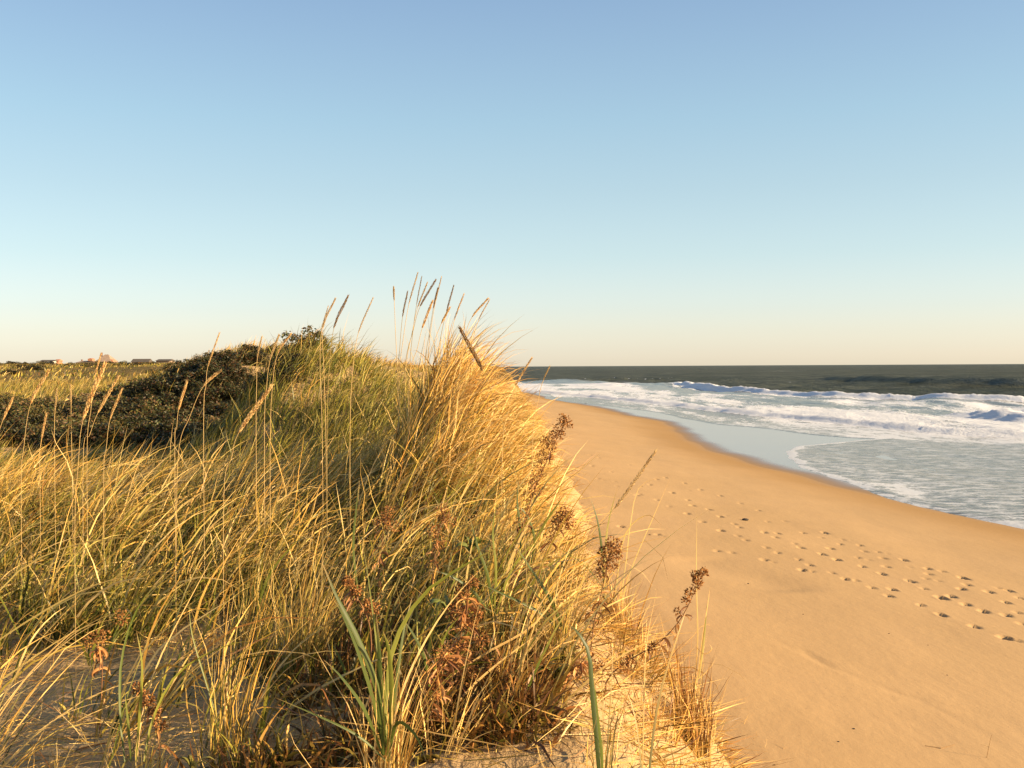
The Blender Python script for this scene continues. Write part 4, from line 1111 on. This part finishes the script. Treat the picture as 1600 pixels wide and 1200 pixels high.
for i in range(110):
    px = Rs.uniform(-30, 235); d = Rs.uniform(22, 38)
    x = (px - 800) / 1570 * d
    shrub(x, d, Rs.uniform(1.0, 1.7), Rs.choice([1, 1, 2, 0, 0]), BS, 'brown green scrub', flat=.7)
for (px, d, s, k, lab) in ((478, 19.5, 1.1, 2, 'rounded reddish green shrub on top of the green dune'),
                           (445, 20.5, .9, 1, 'small shrub left of the rounded one on the dune top'),
                           (590, 17, .8, 2, 'low shrub on the skyline just left of the crest'),
                           (375, 22, 1.0, 2, 'shrub at the left foot of the green dune'),
                           (352, 38, .6, 0, 'tiny dark bush sticking up from the rounded ridge')):
    x = (px - 800) / 1570 * d
    shrub(x, d, s, k, lab, None, flat=.85)
FS = 'far low bush on the field below the horizon'
for i in range(44):
    px = Rs.uniform(-20, 260); d = Rs.uniform(75, 380)
    x = (px - 800) / 1570 * d
    shrub(x, d, Rs.uniform(1.6, 3.2) * (1 + d / 300), Rs.choice([1, 2, 0]), FS, 'bushes of the far field', flat=.42, dz=-.2)

# ------------------------------------------------------------------ houses on the horizon
M_shingle = simple_material('cedar_shingle', (.30, .22, .16), .9, .2, .8)
M_roofd = simple_material('dark_roof', (.10, .085, .07), .9, .2, .6)
M_white = simple_material('white_paint', (.72, .68, .60), .6, .08, 1)
M_red = simple_material('red_cedar', (.42, .20, .12), .8, .15, .7)
M_brick = simple_material('chimney_brick', (.20, .13, .10), .9, .2, 2)
M_glass = simple_material('dark_window', (.03, .035, .04), .15, .1, 1, spec=.6)
HZ = 590.0
def house(label, px0, px1, r_ridge, r_eave, wallm, roofm, hip=0.0, depth=9.0, chimneys=(), windows=(), dormer=None, d=HZ, endm=None):
    a = P(px0, r_eave, d); b = P(px1, r_eave, d); rz = P((px0 + px1) / 2, r_ridge, d).z
    cx = (a.x + b.x) / 2; ez = (a.z + b.z) / 2; w_ = (b.x - a.x) / 2; g = gz(cx, d) - .5
    root = thing('house', (cx, d + depth / 2, g), label, 'house')
    m = MB()
    y0, y1 = d, d + depth
    ym = (y0 + y1) / 2; ov = .35
    x0, x1 = cx - w_, cx + w_
    m.box((x0 + .4, y0 + .4, g), (x1 - .4, y1 - .4, ez - .02)); m.build('wall', wallm, root)
    if endm is not None:
        e = MB()
        e.add([(x1 - .38, y0 + .38, g), (x1 - .38, y1 - .38, g), (x1 - .38, y1 - .38, ez), (x1 - .38, ym, rz - .15), (x1 - .38, y0 + .38, ez),
               (x1 - .60, y0 + .38, g), (x1 - .60, y1 - .38, g), (x1 - .60, y1 - .38, ez), (x1 - .60, ym, rz - .15), (x1 - .60, y0 + .38, ez)],
              [(0, 1, 2, 3, 4), (9, 8, 7, 6, 5), (0, 4, 9, 5), (4, 3, 8, 9), (3, 2, 7, 8), (2, 1, 6, 7), (1, 0, 5, 6)])
        e.build('gable_wall', endm, root)
    r = MB(); hx = w_ * hip
    vs = [(x0, y0 - ov, ez - .1), (x1, y0 - ov, ez - .1), (x1, y1 + ov, ez - .1), (x0, y1 + ov, ez - .1), (x0 + hx, ym, rz), (x1 - hx, ym, rz)]
    r.add(vs, [(0, 1, 5, 4), (2, 3, 4, 5), (1, 2, 5), (3, 0, 4), (3, 2, 1, 0)])
    roof = r.build('roof', roofm, root)
    def sub(mb, nm, mt, par):
        o = mb.build(nm, mt, None)
        o.data.transform(Matrix.Translation(-root.location)); o.parent = par; return o
    for (cpx, top, wpx) in chimneys:
        p = P(cpx, top, d + depth / 2); c = MB(); hw = wpx / 1570 * d / 2
        c.box((p.x - hw, ym - .5, ez), (p.x + hw, ym + .5, p.z)); c.box((p.x - hw - .08, ym - .58, p.z), (p.x + hw + .08, ym + .58, p.z + .12))
        sub(c, 'chimney', M_brick, roof)
    for (wpx, wr, ww, wh) in windows:
        p = P(wpx, wr, d); c = MB()
        c.box((p.x - ww / 2, y0 + .32, p.z - wh / 2), (p.x + ww / 2, y0 + .395, p.z + wh / 2))
        c.build('window', M_glass, root)
    if dormer:
        dpx0, dpx1, dt, db, dm = dormer
        A = P(dpx0, db, d); B = P(dpx1, dt, d); c = MB(); mx = (A.x + B.x) / 2
        c.add([(A.x, y0 + 1.0, A.z), (B.x, y0 + 1.0, A.z), (B.x, y0 + 1.0, B.z - .4), (mx, y0 + 1.0, B.z), (A.x, y0 + 1.0, B.z - .4),
               (A.x, ym, A.z), (B.x, ym, A.z), (B.x, ym, B.z - .4), (mx, ym, B.z), (A.x, ym, B.z - .4)],
              [(0, 1, 2, 3, 4), (9, 8, 7, 6, 5), (1, 6, 7, 2), (0, 4, 9, 5), (2, 7, 8, 3), (4, 3, 8, 9), (0, 5, 6, 1)])
        sub(c, 'dormer', dm, roof)
    return root
house('low pale fronted house with a flat dark roof, leftmost on the horizon', 61, 84, 562.2, 564.0, M_white, M_roofd, 0, 8, windows=[(67, 566, 1.0, 1.2), (79, 566, 1.6, 1.3)])
house('small reddish house right beside the pale fronted one', 84, 92, 561.2, 563.8, M_red, M_red, .2, 6, d=594)
house('long grey shingled house with a red dormer', 117, 146, 563.6, 566.4, M_shingle, M_shingle, .35, 10, chimneys=[(128, 562, 1.6)], dormer=(136, 143, 559.6, 563.9, M_red))
house('large peaked house with steep shingled roof and tall chimney', 148, 174, 553.6, 564.8, M_shingle, M_shingle, .80, 11, chimneys=[(159.3, 551.2, 1.6)], windows=[(160, 566.3, 1.0, 1.2), (167, 566.3, 1.0, 1.2)], dormer=(169, 175, 561.5, 565.5, M_red), d=600)
house('house with long dark roof and sunlit red gable wall', 204, 232, 560.6, 565.4, M_red, M_roofd, 0, 8, endm=M_red, windows=[(226, 566.6, 1.0, 1.1)])
house('low dark roofed house half hidden behind the thicket', 242, 266, 561.0, 563.6, M_shingle, M_roofd, .1, 9, d=520)

# ------------------------------------------------------------------ things lying on the beach
def stone(label, px, py, wpx, seed, name='stone', cat='stone', col=(.035, .03, .025), flat=.45, group=None):
    h = beach_hit(px, py); R = np.random.default_rng(seed); px_ = h.y / 1570
    import bmesh
    bm = bmesh.new(); bmesh.ops.create_icosphere(bm, subdivisions=3, radius=1)
    r = wpx * px_ / 2
    for v in bm.verts:
        k = 1 + .5 * float(fbm(np.array([v.co.x * 1.2 + seed]), np.array([v.co.y * 1.2 + v.co.z]), 3)[0])
        v.co = Vector((v.co.x * r * k, v.co.y * r * .8 * k, v.co.z * r * flat * k))
    me = bpy.data.meshes.new(name); bm.to_mesh(me); bm.free()
    for p_ in me.polygons: p_.use_smooth = True
    me.materials.append(simple_material(name + '_dark', col, .6, .4, 30, bumpd=.004))
    o = bpy.data.objects.new(name, me); COL.objects.link(o); o.location = (h.x, h.y, h.z + r * flat * .4)
    return tag(o, label, cat, group)
stone('dark lump of seaweed lying among the upper footprints', 1164, 813, 11, 1, 'seaweed_clump', 'seaweed')
stone('dark stone speck on the wet sand near the far waterline', 915, 631, 3, 2, 'stone')
stone('small dark pebble on the smooth sand at the lower right', 1334, 1139, 5, 3, 'stone', flat=.35)
stone('tiny pebble just left of the lower right one', 1310, 1159, 4, 4, 'stone', flat=.35)
stone('pebble beside the dune foot at the middle height', 1169, 912, 3, 5, 'stone')
for k, (sx, sy, sw, sl) in enumerate(((1015, 836, 4, 'scrap of dark weed on the sand left of the trail'), (1003, 760, 3, 'tiny dark scrap near the dune edge below the wet sand'),
        (1389, 990, 2.5, 'tiny scrap of weed under the middle of the trail'), (1480, 1055, 2.5, 'tiny dark scrap on the clean sand below the last footprints'),
        (1255, 960, 2.5, 'small scrap beside the shallow hollow in the sand'), (1450, 1008, 2, 'speck of weed above the faint drag line'), (1210, 1195, 3, 'scrap of dead stalk at the bottom edge beside the dune foot'))):
    stone(sl, sx, sy, sw, 20 + k, 'weed_scrap', 'seaweed', col=(.07, .045, .025), flat=.4)
m = MB(); A = beach_hit(1541, 1184); px_ = A.y / 1570
tw = thing('twig', (A.x, A.y, A.z), 'thin forked twig standing in the sand at the lower right', 'twig')
m.tube([A - Vector((0, 0, .02)), A + Vector((4 * px_, 0, 17 * px_)), A + Vector((8 * px_, 0, 36 * px_))], [.0022, .002, .001], 5, (.40, .26, .12))
m.tube([A + Vector((4 * px_, 0, 17 * px_)), A + Vector((-8 * px_, .01, 21 * px_))], [.0014, .0008], 4, (.40, .26, .12))
m.build('stem', M_stem, tw)
m = MB(); B = [beach_hit(1445, 1166), beach_hit(1470, 1170), beach_hit(1492, 1164)]
m.tube([b + Vector((0, 0, .006)) for b in B], [.002, .003, .002], 5, (.30, .19, .09))
tag(m.build('driftwood_stick', M_stem, None), 'short thin stick lying flat on the sand left of the twig', 'stick')

scene.render.resolution_x = 1024
scene.render.resolution_y = 768
